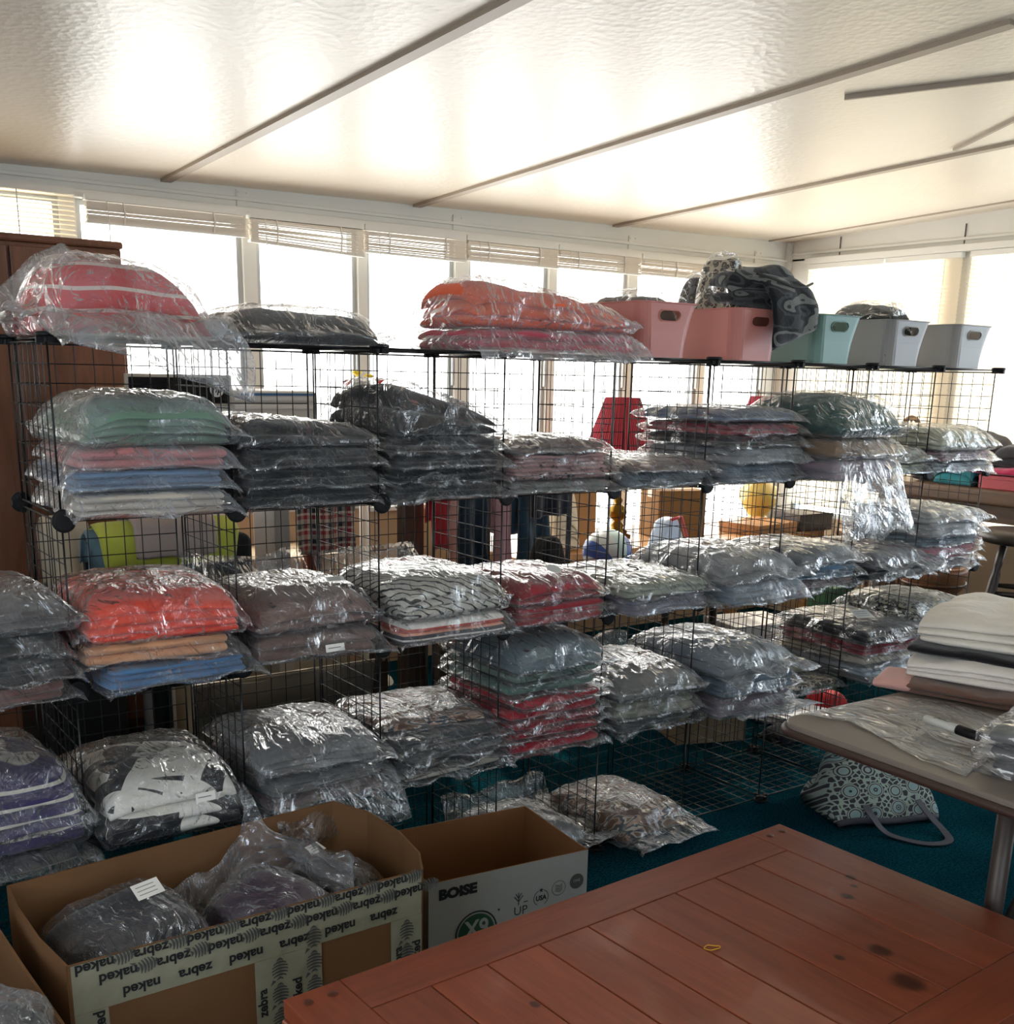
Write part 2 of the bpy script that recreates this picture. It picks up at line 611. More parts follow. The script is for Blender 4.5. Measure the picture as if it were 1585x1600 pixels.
def film_mat(haze=.16, gloss=1.0, name='clear plastic film', scale=1.0):
    def mk():
        t = NT(name)
        v = t.coords()
        # creases: straight folds between facets, plus long soft streaks
        nz = t.n('TexNoise')
        nz.inputs['Scale'].default_value = 5*scale
        t.l(v, nz.inputs['Vector'])
        sc_ = t.n('VectorMath', operation='SCALE')
        sc_.inputs['Scale'].default_value = .16
        t.l(nz.outputs['Color'], sc_.inputs[0])
        ad = t.n('VectorMath', operation='ADD')
        t.l(v, ad.inputs[0])
        t.l(sc_.outputs[0], ad.inputs[1])
        mp = t.n('Mapping')
        mp.inputs['Scale'].default_value = (1.0, .42, 1.5)
        mp.inputs['Rotation'].default_value = (.1, .2, .5)
        t.l(ad.outputs[0], mp.inputs['Vector'])
        vo = t.n('TexVoronoi', feature='F1')
        vo.inputs['Scale'].default_value = 13*scale
        t.l(mp.outputs[0], vo.inputs['Vector'])
        ve = t.n('TexVoronoi', feature='DISTANCE_TO_EDGE')
        ve.inputs['Scale'].default_value = 13*scale
        t.l(mp.outputs[0], ve.inputs['Vector'])
        mp2 = t.n('Mapping')
        mp2.inputs['Scale'].default_value = (1.6, .35, 1.0)
        mp2.inputs['Rotation'].default_value = (0, .3, -.5)
        t.l(ad.outputs[0], mp2.inputs['Vector'])
        n2 = t.noise(mp2.outputs[0], 30*scale, 2, .5, .5)
        n3 = t.noise(v, 9, 2, .5)
        b1 = t.bump(vo.outputs['Distance'], .8, .03)
        b2 = t.bump(n2, 1.0, .024, b1)
        fr = t.schlick(b2)
        gl = t.n('BsdfGlossy')
        gl.inputs['Roughness'].default_value = .11
        gl.inputs['Color'].default_value = (1, 1, 1, 1)
        t.l(b2, gl.inputs['Normal'])
        g2 = t.n('BsdfGlossy')
        g2.inputs['Roughness'].default_value = .42
        g2.inputs['Color'].default_value = (.93, .96, 1, 1)
        t.l(b1, g2.inputs['Normal'])
        gm = t.n('MixShader')
        gm.inputs[0].default_value = .25
        t.l(gl.outputs[0], gm.inputs[1])
        t.l(g2.outputs[0], gm.inputs[2])
        tr = t.n('BsdfTransparent')
        tr.inputs['Color'].default_value = (.965, .97, .975, 1)
        m1 = t.n('MixShader')
        t.l(t.math('MINIMUM', t.math('MULTIPLY', fr, 1.65*gloss), .85), m1.inputs[0])
        t.l(tr.outputs[0], m1.inputs[1])
        t.l(gm.outputs[0], m1.inputs[2])
        df = t.n('BsdfDiffuse')
        df.inputs['Color'].default_value = (.80, .87, .96, 1)
        tl = t.n('BsdfTranslucent')
        tl.inputs['Color'].default_value = (.86, .88, .9, 1)
        m0 = t.n('MixShader')
        m0.inputs[0].default_value = .5
        t.l(df.outputs[0], m0.inputs[1])
        t.l(tl.outputs[0], m0.inputs[2])
        crease = t.ramp(ve.outputs['Distance'], [(0, (1, 1, 1)), (.03, (.25, .25, .25)), (.09, (0, 0, 0))])
        patch = t.ramp(n3, [(.38, (.35, .35, .35)), (.66, (1.25, 1.25, 1.25))])
        hz = t.math('MULTIPLY_ADD', crease, .07*gloss, t.math('MULTIPLY', patch, haze))
        m2 = t.n('MixShader')
        t.l(hz, m2.inputs[0])
        t.l(m1.outputs[0], m2.inputs[1])
        t.l(m0.outputs[0], m2.inputs[2])
        return t.out(m2.outputs[0])
    return cached(('film', haze, gloss, scale), mk)


def wood(name, hexc, scale=1.0, rough=.35, axis='X', coat=.0, dark=.45, knots=None, islands=False):
    def mk():
        t = NT(name)
        c = rgb(hexc)
        d = tuple(x*dark for x in c[:3])+(1,)
        st = {'X': (1, 9, 9), 'Y': (9, 1, 9), 'Z': (9, 9, 1)}[axis]
        tcn = t.n('TexCoord')
        vec = tcn.outputs['Object']
        if islands:
            g = t.n('NewGeometry')
            ad = t.n('VectorMath', operation='ADD')
            cm = t.n('CombineXYZ')
            t.l(t.math('MULTIPLY', g.outputs['Random Per Island'], 7), cm.inputs[0])
            t.l(t.math('MULTIPLY', g.outputs['Random Per Island'], 3), cm.inputs[1])
            t.l(vec, ad.inputs[0])
            t.l(cm.outputs[0], ad.inputs[1])
            vec = ad.outputs[0]
        mp = t.n('Mapping')
        mp.inputs['Scale'].default_value = tuple(s_*scale for s_ in st)
        t.l(vec, mp.inputs['Vector'])
        n1 = t.noise(mp.outputs[0], 2.4, 5, .6, 1.4)
        n2 = t.noise(mp.outputs[0], 11, 3, .6)
        f = t.math('ADD', t.math('MULTIPLY', n1, .7), t.math('MULTIPLY', n2, .3))
        col = t.ramp(f, [(.3, d), (.62, c)])
        if islands:
            hv = t.n('HueSaturation')
            g2 = t.n('NewGeometry')
            t.l(t.math('MULTIPLY_ADD', g2.outputs['Random Per Island'], .35, .8), hv.inputs['Value'])
            t.l(col, hv.inputs['Color'])
            col = hv.outputs[0]
        if knots:
            for (kx, ky, kr) in knots:
                sp = t.n('VectorMath', operation='DISTANCE')
                mp2 = t.n('Mapping')
                mp2.inputs['Scale'].default_value = (1, .8, 0)
                t.l(tcn.outputs['Object'], mp2.inputs['Vector'])
                t.l(mp2.outputs[0], sp.inputs[0])
                sp.inputs[1].default_value = (kx, ky*.8, 0)
                wob = t.math('MULTIPLY_ADD', n2, .4, .8)
                q = t.math('DIVIDE', t.math('MULTIPLY', sp.outputs['Value'], wob), kr)
                kf = t.ramp(q, [(0, (.95,)*3), (.55, (.85,)*3), (1, (0,)*3)])
                col = t.mix(kf, col, tuple(x*.12 for x in c[:3])+(1,))
        nm = t.bump(n2, .12, .002)
        return t.out(t.bsdf(col, rough, nm, 0, .5, coat=coat).outputs[0])
    return cached(('wood', name), mk)


def cardboard(hexc='#b08a64'):
    def mk():
        t = NT('cardboard')
        v = t.coords()
        c = rgb(hexc)
        d = tuple(x*.8 for x in c[:3])+(1,)
        col = t.mix(t.noise(v, 5, 4), d, c)
        w = t.n('TexWave', wave_type='BANDS', bands_direction='X')
        w.inputs['Scale'].default_value = 45
        t.l(v, w.inputs['Vector'])
        return t.out(t.bsdf(col, .85, t.bump(w.outputs['Fac'], .12, .001), 0, .2).outputs[0])
    return cached(('cardboard', hexc), mk)


BLACKWIRE = plain('black coated wire', '#0d0e11', .42, 0, .4)
BLACKPLASTIC = plain('black plastic', '#090a0c', .6, 0, .3)
FILM = film_mat(.035, 1.0)
MILKY = film_mat(.19, 1.0, 'milky plastic film')
THINFILM = film_mat(.10, 1.15, 'crumpled clear film', .85)
WHITELABEL = plain('white paper label', '#e9e7e0', .7)

_fonts = {}


def text_mesh(txt, size, bold=0.0, depth=0.0, shear=0.0, spacing=1.0):
    k = (txt, size, bold, depth, shear, spacing)
    if k not in _fonts:
        cu = bpy.data.curves.new('lettering', 'FONT')
        cu.body = txt
        cu.size = size
        cu.offset = bold
        cu.shear = shear
        cu.space_character = spacing
        cu.align_x = 'CENTER'
        cu.align_y = 'CENTER'
        cu.extrude = depth
        cu.resolution_u = 3
        o = bpy.data.objects.new('lettering', cu)
        me = bpy.data.meshes.new_from_object(o)
        bpy.data.objects.remove(o)
        bpy.data.curves.remove(cu)
        v = [tuple(p.co) for p in me.vertices]
        f = [tuple(p.vertices) for p in me.polygons]
        bpy.data.meshes.remove(me)
        _fonts[k] = (v, f)
    return _fonts[k]


def put_text(mb, txt, size, M4, bold=0.0, mi=0, shear=0.0, spacing=1.0):
    v, f = text_mesh(txt, size, bold, 0.0, shear, spacing)
    mb.add([tuple(M4 @ Vector(p)) for p in v], f, mi)
#==SETTING==
# ================================================================ the setting
YW, XR, XL, YF = 2.30, 4.77, -2.20, -4.80


def ceil_z(x, y):
    return 2.133+0.0168*(x-1.026)-0.0386*(y-2.291)


# floor: dark teal carpet
def mk_carpet():
    t = NT('teal carpet')
    v = t.coords()
    n1 = t.noise(v, 2.2, 4, .6)
    n2 = t.noise(v, 140, 3, .7)
    n3 = t.noise(v, 24, 3, .7)
    c = t.mix(t.ramp(n1, [(.35, (0, 0, 0)), (.7, (1, 1, 1))]), rgb('#0e3642'), rgb('#18525f'))
    c = t.mix(t.ramp(n2, [(.35, (0, 0, 0)), (.65, (1, 1, 1))]), c, rgb('#061d24'))
    h = t.math('ADD', t.math('MULTIPLY', n2, .6), t.math('MULTIPLY', n3, .6))
    return t.out(t.bsdf(c, .95, t.bump(h, .9, .012), 0, .0, .0).outputs[0])


m = MB()
m.box(XL-.1, XR+.1, YF-.1, YW+.1, -.06, 0)
structure(m.build('floor', mk_carpet()))


def mk_ceiling():
    t = NT('embossed ceiling panel')
    v = t.coords()
    n1 = t.noise(v, 70, 3, .6)
    vo = t.n('TexVoronoi')
    vo.inputs['Scale'].default_value = 42
    t.l(v, vo.inputs['Vector'])
    n2 = t.noise(v, 1.6, 3, .5)
    c = t.mix(n2, rgb('#d9cdbb'), rgb('#e6ddcd'))
    b = t.bump(n1, .11, .006)
    b = t.bump(vo.outputs['Distance'], .14, .008, b)
    return t.out(t.bsdf(c, .36, b, 0, .55).outputs[0])


m = MB()
x0, x1, y0, y1 = XL-.5, XR+.5, YF-.5, YW+.45
vs = [(x0, y0, ceil_z(x0, y0)), (x1, y0, ceil_z(x1, y0)), (x1, y1, ceil_z(x1, y1)), (x0, y1, ceil_z(x0, y1))]
vs += [(a, b, c+.12) for a, b, c in vs]
m.add(vs, [(0, 1, 2, 3), (7, 6, 5, 4), (0, 4, 5, 1), (1, 5, 6, 2), (2, 6, 7, 3), (3, 7, 4, 0)])
structure(m.build('ceiling', mk_ceiling()))

OFFWHITE = plain('off white painted metal', '#dcdad2', .45, 0, .4, .05, 30, .06)
STRIP = plain('taupe ceiling strip', '#a39585', .5)


def strip(i, a, b, w, th=.012):
    (ax, ay), (bx, by) = a, b
    L = math.hypot(bx-ax, by-ay)
    nx, ny = -(by-ay)/L*w/2, (bx-ax)/L*w/2
    P = [(ax+nx, ay+ny), (ax-nx, ay-ny), (bx-nx, by-ny), (bx+nx, by+ny)]
    vs = [(x, y, ceil_z(x, y)-th) for x, y in P]+[(x, y, ceil_z(x, y)+.001) for x, y in P]
    mm = MB().add(vs, [(0, 1, 2, 3), (7, 6, 5, 4), (0, 4, 5, 1), (1, 5, 6, 2), (2, 6, 7, 3), (3, 7, 4, 0)])
    structure(mm.build('trim_%d' % i, STRIP))


strip(1, (1.035, YW-.012), (1.035, YF), .042)
strip(2, (2.20, YW-.012), (2.145, -.64), .042)
strip(3, (2.145, -.655), (2.11, YF), .042)
strip(4, (3.40, YW-.012), (3.40, YF), .04)
strip(5, (4.58, YW-.012), (4.50, YF), .02, .006)
strip(6, (2.35, .02), (2.75, -.65), .012, .014)
strip(7, (3.30, .27), (2.85, -.45), .014, .010)

BEIGEWALL = plain('beige wall panelling', '#b39b80', .75, 0, .3, .08, 20, .12)
# window openings in the back wall: (x0, x1, sill)
BW = [(-1.95, -1.05, .86), (-.98, -.2, .86), (-.13, .62, .86), (.68, 1.355, .80), (1.415, 1.90, .80), (1.945, 2.42, .78), (2.50, 2.985, .50), (3.03, 3.52, .50), (3.58, 4.08, .50), (4.13, 4.62, .50)]
TOP = 2.03
T = .10
m = MB()
mf = MB()
zc0, zc1 = ceil_z(XL, YW), ceil_z(XR, YW)
vs = []
for yy in (YW, YW+T):
    vs += [(XL-.1, yy, TOP), (XR+.1, yy, TOP), (XR+.1, yy, zc1+.05), (XL-.1, yy, zc0+.05)]
m.add(vs, [(0, 1, 2, 3), (7, 6, 5, 4), (0, 4, 5, 1), (1, 5, 6, 2), (2, 6, 7, 3), (3, 7, 4, 0)], 0)
last = XL-.1
m.box(XL-.1, XR+.1, YW, YW+T, 0, .5, 1)
for a, b, s_ in BW:
    m.box(last, a, YW, YW+T, .5, TOP, 0)
    if s_ > .5:
        m.box(a, b, YW, YW+T, .5, s_, 1)
    last = b
m.box(last, XR+.1, YW, YW+T, .5, TOP, 0)
structure(m.build('wall_back', [OFFWHITE, BEIGEWALL]))

GLASS = None


def mk_glass():
    t = NT('window glass')
    fr = t.schlick()
    tr = t.n('BsdfTransparent')
    tr.inputs['Color'].default_value = (.97, .98, .98, 1)
    gl = t.n('BsdfGlossy')
    gl.inputs['Roughness'].default_value = .02
    mx = t.n('MixShader')
    t.l(fr, mx.inputs[0])
    t.l(tr.outputs[0], mx.inputs[1])
    t.l(gl.outputs[0], mx.inputs[2])
    return t.out(mx.outputs[0])


GLASS = mk_glass()
ALU = plain('grey aluminium sash', '#b9bcbb', .4, .3)
wi = 1
for a, b, s_ in BW:
    m = MB()
    w = .022
    y0, y1 = YW+.02, YW+.07
    m.box(a, a+w, y0, y1, s_, TOP)
    m.box(b-w, b, y0, y1, s_, TOP)
    m.box(a+w, b-w, y0, y1, s_, s_+w)
    m.box(a+w, b-w, y0, y1, TOP-w, TOP)
    m.box(a-.01, b+.01, YW-.03, YW+.02, s_-.02, s_)
    fo = structure(m.build('window_%d' % wi, ALU))
    g = MB().box(a+w, b-w, YW+.043, YW+.047, s_+w, TOP-w).build('pane', GLASS, fo)
    if s_ < .9 and a > .5:
        MB().box(b-.012, b-.004, YW+.002, YW+.022, 1.35, 1.62).build('latch', ALU, fo)
    wi += 1

# right wall
RW = [(2.13, 1.22, .62), (1.08, .12, .62), (-.02, -.98, .62), (-1.12, -2.1, .62), (-2.3, -3.3, .62)]
m = MB()
vs = []
for xx in (XR, XR+T):
    vs += [(xx, YF-.1, TOP+.06), (xx, YW+.1, TOP+.06), (xx, YW+.1, ceil_z(XR, YW)+.05), (xx, YF-.1, ceil_z(XR, YF)+.05)]
m.add(vs, [(3, 2, 1, 0), (4, 5, 6, 7), (1, 5, 4, 0), (2, 6, 5, 1), (3, 7, 6, 2), (0, 4, 7, 3)], 0)
last = YW+.1
for b, a, s_ in RW:
    m.box(XR, XR+T, b, last, 0, TOP+.07, 0)
    m.box(XR, XR+T, a, b, 0, s_, 1)
    last = a
m.box(XR, XR+T, YF-.1, last, 0, TOP+.07, 0)
structure(m.build('wall_right', [OFFWHITE, BEIGEWALL]))
for b, a, s_ in RW:
    m = MB()
    w = .022
    x0, x1 = XR+.02, XR+.07
    m.box(x0, x1, a, a+w, s_, TOP+.06)
    m.box(x0, x1, b-w, b, s_, TOP+.06)
    m.box(x0, x1, a+w, b-w, s_, s_+w)
    m.box(x0, x1, a+w, b-w, TOP+.04, TOP+.06)
    m.box(x0, x1, (a+b)/2-.012, (a+b)/2+.012, s_+w, TOP+.04)
    fo = structure(m.build('window_%d' % wi, ALU))
    MB().box(XR+.043, XR+.047, a+w, b-w, s_+w, TOP+.04).build('pane', GLASS, fo)
    wi += 1

# header trims: ledges on the back and right walls, joint plates, corner post
m = MB()
m.box(XL, XR-.012, YW-.012, YW, 2.085, 2.10)
m.box(XL, XR-.10, YW-.045, YW, 2.028, 2.058)
structure(m.build('trim_8', OFFWHITE, bevel=.003))
m = MB()
m.box(XR-.012, XR, YF, YW-.012, 2.12, 2.135)
m.box(XR-.045, XR, YF, 2.145, 2.062, 2.098)
structure(m.build('trim_9', OFFWHITE, bevel=.003))
m = MB()
for x in (.28, 1.36, 2.43, 3.53, 4.50):
    m.box(x-.028, x+.028, YW-.007, YW, 2.06, 2.13)
    for q in (-.018, .018):
        m.bar((x+q, YW-.010, 2.118), (x+q, YW-.006, 2.118), .0045, 8)
structure(m.build('trim_10', OFFWHITE, bevel=.001))
m = MB()
m.box(XR-.03, XR, YW-.03, YW, 0, ceil_z(XR, YW))
structure(m.build('trim_11', OFFWHITE, bevel=.003))
m = MB()
for y in (1.93, 1.15, .05):
    m.box(XR-.006, XR, y-.002, y+.002, 2.10, 2.20)
structure(m.build('trim_12', plain('dark joint', '#5c5650', .6)))

# the rest of the room, behind and left of the camera, with its own windows
m = MB()
m.box(XL-.1, XL, YF-.1, -2.6, 0, 2.5)
m.box(XL-.1, XL, -2.6, -.9, 0, .9)
m.box(XL-.1, XL, -2.6, -.9, 2.05, 2.5)
m.box(XL-.1, XL, -.9, YW+.1, 0, 2.5)
structure(m.build('wall_left', BEIGEWALL))
m = MB()
m.box(XL-.1, -1.4, YF-.1, YF, 0, 2.55)
m.box(-1.4, .6, YF-.1, YF, 0, .9)
m.box(-1.4, .6, YF-.1, YF, 2.0, 2.55)
m.box(.6, XR+.1, YF-.1, YF, 0, 2.55)
structure(m.build('wall_front', BEIGEWALL))
for (nm, bx) in (('window_%d' % wi, (-1.4, .6, 0)), ('window_%d' % (wi+1), (-2.6, -.9, 1))):
    m = MB()
    a, b, o_ = bx
    for q in range(4):
        c = a+(b-a)*q/3
        lo, hi = (c, c+.04) if q == 0 else ((c-.04, c) if q == 3 else (c-.02, c+.02))
        if o_ == 0:
            m.box(lo, hi, YF-.07, YF-.03, .9, 2.0)
        else:
            m.box(XL-.07, XL-.03, lo, hi, .9, 2.05)
    fo = structure(m.build(nm, ALU))

# ---------------------------------------------------------------- venetian blinds
SLAT = None


def mk_slat(name, col, trans=.45):
    t = NT(name)
    d = t.n('BsdfDiffuse')
    d.inputs['Color'].default_value = rgb(col)
    tl = t.n('BsdfTranslucent')
    tl.inputs['Color'].default_value = rgb(col)
    mx = t.n('MixShader')
    mx.inputs[0].default_value = trans
    t.l(d.outputs[0], mx.inputs[1])
    t.l(tl.outputs[0], mx.inputs[2])
    return t.out(mx.outputs[0])


SLATM = mk_slat('cream vinyl slat', '#fbf4e6', .66)
SLATR = mk_slat('raised cream slat', '#d9cfc0', .03)
CORD = plain('white cord', '#dedad0', .7)


def raised_blind(x0, x1, ztl, ztr, drop, cord, label, n=24, seed=0):
    """pulled-up blind: head rail and a packed pile of slats"""
    r = random.Random(seed)
    y = YW-.06
    o = thing('venetian_blind', label, 'blind', ((x0+x1)/2, y, ztl))
    cx = (x0+x1)/2
    w = (x1-x0)
    MB().box(-w/2, w/2, -.012, .03, .0, .024).build('head_rail', OFFWHITE, o, (0, 0, 0))
    m = MB()
    for k in range(n):
        za = -(k+.5)*drop/n + r.uniform(-.001, .001)
        zb = za-(ztl-ztr)*(k+1)/n*.9
        th = .0036
        ww = w/2-.004+r.uniform(-.004, .002)
        dy = r.uniform(-.004, .004)
        m.add([(-ww, -.014+dy, za-th), (ww, -.014+dy, zb-th), (ww, .014+dy, zb), (-ww, .014+dy, za), (-ww, -.014+dy, za), (ww, -.014+dy, zb), (ww, .014+dy, zb+th), (-ww, .014+dy, za+th)],
              [(0, 1, 5, 4), (1, 2, 6, 5), (2, 3, 7, 6), (3, 0, 4, 7), (4, 5, 6, 7), (3, 2, 1, 0)])
    m.build('slats', SLATR, o)
    zb = -drop-(ztl-ztr)*.9
    MB().add([(-w/2, -.015, -drop-.010), (w/2, -.015, zb-.010), (w/2, .015, zb-.010), (-w/2, .015, -drop-.010), (-w/2, -.015, -drop), (w/2, -.015, zb), (w/2, .015, zb), (-w/2, .015, -drop)],
             [(0, 1, 5, 4), (1, 2, 6, 5), (2, 3, 7, 6), (3, 0, 4, 7), (4, 5, 6, 7), (3, 2, 1, 0)]).build('bottom_rail', OFFWHITE, o)
    for s_ in (-.28, .28):
        MB().tube([(w*s_, -.018, 0), (w*s_+.004, -.02, -drop*.5), (w*s_, -.018, -drop-.006-(ztl-ztr)*(s_+.5)*.9)], .004, 5).build('ladder_tape', CORD, o)
    if cord:
        MB().tube([(-w*.38, -.022, -.0), (-w*.38+.004, -.024, -drop), (-w*.375, -.022, -drop-cord)], .0022, 5).build('cord', CORD, o)
    return o


bl = [(.70, 1.345, 2.02, 2.02, .075, .30, 'pulled-up cream blind above the window next to the wooden wardrobe'),
      (1.36, 1.895, 2.015, 1.99, .085, .45, 'sagging cream blind hanging lowest above the second window from the wardrobe'),
      (1.90, 2.435, 2.015, 2.01, .085, .10, 'raised cream blind above the third window from the wardrobe'),
      (2.44, 2.985, 2.015, 2.015, .08, .30, 'raised cream blind above the orange bagged clothes'),
      (2.99, 3.54, 2.015, 2.015, .075, .10, 'raised cream blind left of the one above the pink bins'),
      (3.55, 4.64, 2.015, 2.015, .07, .16, 'widest raised cream blind, in the room corner above the pink bins')]
for i, (a, b, zl, zr, dr, co, lb) in enumerate(bl):
    raised_blind(a, b, zl, zr, dr, co, lb, seed=i)

# half-lowered blind over the wardrobe, slats apart and glowing
o = thing('venetian_blind', 'open-slatted cream blind glowing above the wooden wardrobe', 'blind', (.0, YW-.06, 2.03))
MB().box(-.75, .66, -.02, .02, 0, .024).build('head_rail', OFFWHITE, o)
m = MB()
for k in range(11):
    z = -.008-.017*k
    m.add([(-.75, -.012, z-.004), (.66, -.012, z-.004), (.66, .012, z+.004), (-.75, .012, z+.004), (-.75, -.012, z-.003), (.66, -.012, z-.003), (.66, .012, z+.005), (-.75, .012, z+.005)],
          [(0, 1, 5, 4), (1, 2, 6, 5), (2, 3, 7, 6), (3, 0, 4, 7), (4, 5, 6, 7), (3, 2, 1, 0)])
m.build('slats', SLATM, o)
MB().box(-.75, .66, -.013, .013, -.21, -.20).build('bottom_rail', OFFWHITE, o)
MB().box(.30, .315, -.024, -.02, -.2, 0).box(.45, .454, -.024, -.02, -.2, 0).build('ladder_tape', CORD, o)


def lowered_blind(y0, y1, zt, zb, label):
    o = thing('venetian_blind', label, 'blind', (XR-.028, (y0+y1)/2, zt))
    w = abs(y1-y0)/2
    MB().box(-.016, .02, -w, w, -.026, 0).build('head_rail', OFFWHITE, o)
    m = MB()
    n = int((zt-zb)/.021)
    for k in range(n):
        z = -.036-.021*k
        m.add([(-.004, -w, z+.0125), (-.004, w, z+.0125), (.004, w, z-.0125), (.004, -w, z-.0125), (-.0034, -w, z+.0125), (-.0034, w, z+.0125), (.0046, w, z-.0125), (.0046, -w, z-.0125)],
              [(0, 1, 5, 4), (1, 2, 6, 5), (2, 3, 7, 6), (3, 0, 4, 7), (4, 5, 6, 7), (3, 2, 1, 0)])
    m.build('slats', SLATM, o)
    for s_ in (-.6, .6):
        MB().bar((-.014, w*s_, 0), (-.014, w*s_, zb-zt), .0015, 5).build('ladder_cord', CORD, o)
    MB().box(-.013, .013, -w, w, zb-zt-.012, zb-zt).build('bottom_rail', OFFWHITE, o)


lowered_blind(2.12, 1.60, 2.06, .70, 'lowered cream blind nearest the room corner on the right wall')
lowered_blind(1.585, 1.13, 2.06, .70, 'second lowered blind from the room corner, beside the wide window post')
lowered_blind(1.08, .10, 2.06, .70, 'lowered blind at the right picture edge, right of the wide window post')

# ================================================================ the wire cube rack
PXC, PZC = .37, .363
PS = .347


def panel_mesh():
    m = MB()
    h = PS/2
    fr = .0024
    for s_ in (-h, h):
        m.bar((-h, 0, s_), (h, 0, s_), fr, 6)
        m.bar((s_, 0, -h), (s_, 0, h), fr, 6)
    for k in range(1, 8):
        c = -h+PS*k/8
        m.bar((c, .0012, -h), (c, .0012, h), .00135, 5, caps=False)
        m.bar((-h, -.0012, c), (h, -.0012, c), .00135, 5, caps=False)
    me = m.mesh('wire panel', True)
    me.materials.append(BLACKWIRE)
    return me


def connector_mesh():
    m = MB()
    m.lathe([(.0005, -.010), (.018, -.010), (.0225, -.0085), (.024, -.006), (.024, -.003), (.021, 0), (.012, .001), (.012, .010), (.0005, .010)], n=28, close=False)
    for k in range(4):
        a = k*PI/2
        c, s_ = math.cos(a), math.sin(a)
        px, py = .016*c, .016*s_
        m.box(px-.005-.002*abs(c), px+.005+.002*abs(c), py-.005-.002*abs(s_), py+.005+.002*abs(s_), 0, .012)
    me = m.mesh('connector', False)
    me.materials.append(BLACKPLASTIC)
    return me


PM = panel_mesh()
CM = connector_mesh()
rack = thing('wire_cube_rack', 'long black wire grid cube rack, four tiers high, full of bagged clothes', 'shelving', (0, 0, 0))
FLOORZ = .008


def lev(j):
    return FLOORZ+j*PZC


def cols(j):      # cells in the tier above level j
    return range(-1, 9) if j < 2 else range(0, 9)


for j in range(5):
    cc = cols(j) if j == 0 else (cols(j-1))
    for i in cc:
        o = link('shelf_panel', PM, rack, None, ((i+.5)*PXC, PXC/2, lev(j)), (PI/2, 0, 0))
for j in range(4):
    cc = list(cols(j))
    for i in cc:
        link('back_panel', PM, rack, None, ((i+.5)*PXC, PXC, lev(j)+PZC/2))
    for i in cc+[cc[-1]+1]:
        link('side_panel', PM, rack, None, (i*PXC, PXC/2, lev(j)+PZC/2), (0, 0, PI/2))
for j in range(5):
    cc = list(cols(min(j, 3) if j != 2 else 1))
    for i in cc+[cc[-1]+1]:
        for s_ in (0, 1):
            if s_ and i <= 1 and j in (0, 1, 2):
                continue
            p = (i*PXC, s_*PXC, lev(j))
            if j == 4:
                rot = (PI, 0, 0)
                p = (p[0], p[1], p[2]+.0)
            elif j == 0:
                rot = (0, 0, 0)
                p = (p[0], p[1], .011)
            elif s_ == 0:
                rot = (-PI/2, 0, 0)
                p = (p[0], -.004, p[2])
            else:
                rot = (PI/2, 0, 0)
            link('connector', CM, rack, None, p, rot)
#==OBJECTS==
# ================================================================ bagged clothes
_seed = [100]


def bag(label, x0, x1, y0, y1, z, h, color, layers=3, pattern=None, over=(.018, .028, .030, .018), droop=(.012, .012, .015, .0),
        film=None, puff=.15, wedge=0.0, rz=None, crinkle=1.0, slack=0.0, sticker=None, group='bags of folded clothes on the wire rack',
        weights=None, rot=None, wob=1.0, letter=None, name='bagged_clothes', kw=None, n=50, gapc=9.0, peak=0.0, slant=0.0, shear=0.0):
    _seed[0] += 7
    sd = _seed[0]
    r = random.Random(sd)
    if rz is None:
        rz = R(r.uniform(-4.5, 4.5))
    w, d = x1-x0, y1-y0
    o = thing(name, label, 'bagged clothes', ((x0+x1)/2, (y0+y1)/2, z), rz, group, rot=rot)
    V, Fq = cloth_slabs(w, d, h, layers, sd, puff, wedge, wob, weights)
    me = npmesh('cloth', V, Fq)
    link('folded_cloth', me, o, fabric(color, pattern, **(kw or {})), (0, 0, .001))
    V, Fq = film_shell(w+.006, d+.006, h, over, sd, puff, wedge, droop, crinkle, n=n, slack=slack, gapc=gapc, peak=peak, slant=slant)
    me = npmesh('film', V, Fq)
    link('plastic_bag', me, o, film or FILM)

    def film_top(px, py, rad):
        near = V[np.hypot(V[:, 0]-px, V[:, 1]-py) < rad]
        return float(near[:, 2].max())+.0012
    if letter:
        lm = MB()
        put_text(lm, letter, .055, Matrix.Rotation(.3, 4, 'Z'), .001)
        lm.build('printed_letter', plain('black print', '#101010', .6), o, (-.02, -.05, film_top(-.02, -.05, .03)+.006), (R(20), 0, 0))
    if sticker and sticker[4] == 'round':
        sxx, syy, sw, sh, face = sticker
        uu, vv = sxx/(w/2), syy/(d/2)
        zz = film_top(sxx, syy, sw/2)
        MB().lathe([(.0005, -.0005), (sw/2, -.0005), (sw/2, .0005), (.0005, .0005)], n=24, close=False).build('paper_label', WHITELABEL, o, (sxx, syy, zz+.004), (R(22), 0, 0))
        sticker = None
    if sticker:
        sxx, syy, sw, sh, face = sticker
        if face == 'top':
            uu, vv = sxx/(w/2), syy/(d/2)
            zz = film_top(sxx, syy, max(sw, sh)/2)
            so_ = MB().box(-sw/2, sw/2, -sh/2, sh/2, -.0005, .0005)
            pass
            for q in range(3):
                so_.box(-sw*.38, sw*.3, sh*(.25-.25*q)-.0008, sh*(.25-.25*q)+.0008, .0005, .0007, 1)
            so_.build('paper_label', [WHITELABEL, plain('grey print', '#6d6a68', .7)], o, (sxx, syy, zz+sh*.16), (R(20), 0, r.uniform(-.3, .1)))
        else:
            so_ = MB().box(-sw/2, sw/2, -.0005, .0005, -sh/2, sh/2)
            so_.box(-sw*.38, sw*.3, -.0008, -.0005, -.001, .001, 1)
            so_.build('paper_label', [WHITELABEL, plain('grey print', '#6d6a68', .7)], o, (sxx, -d/2-.022, syy), (R(-12), 0, r.uniform(-.15, .15)))
    return o


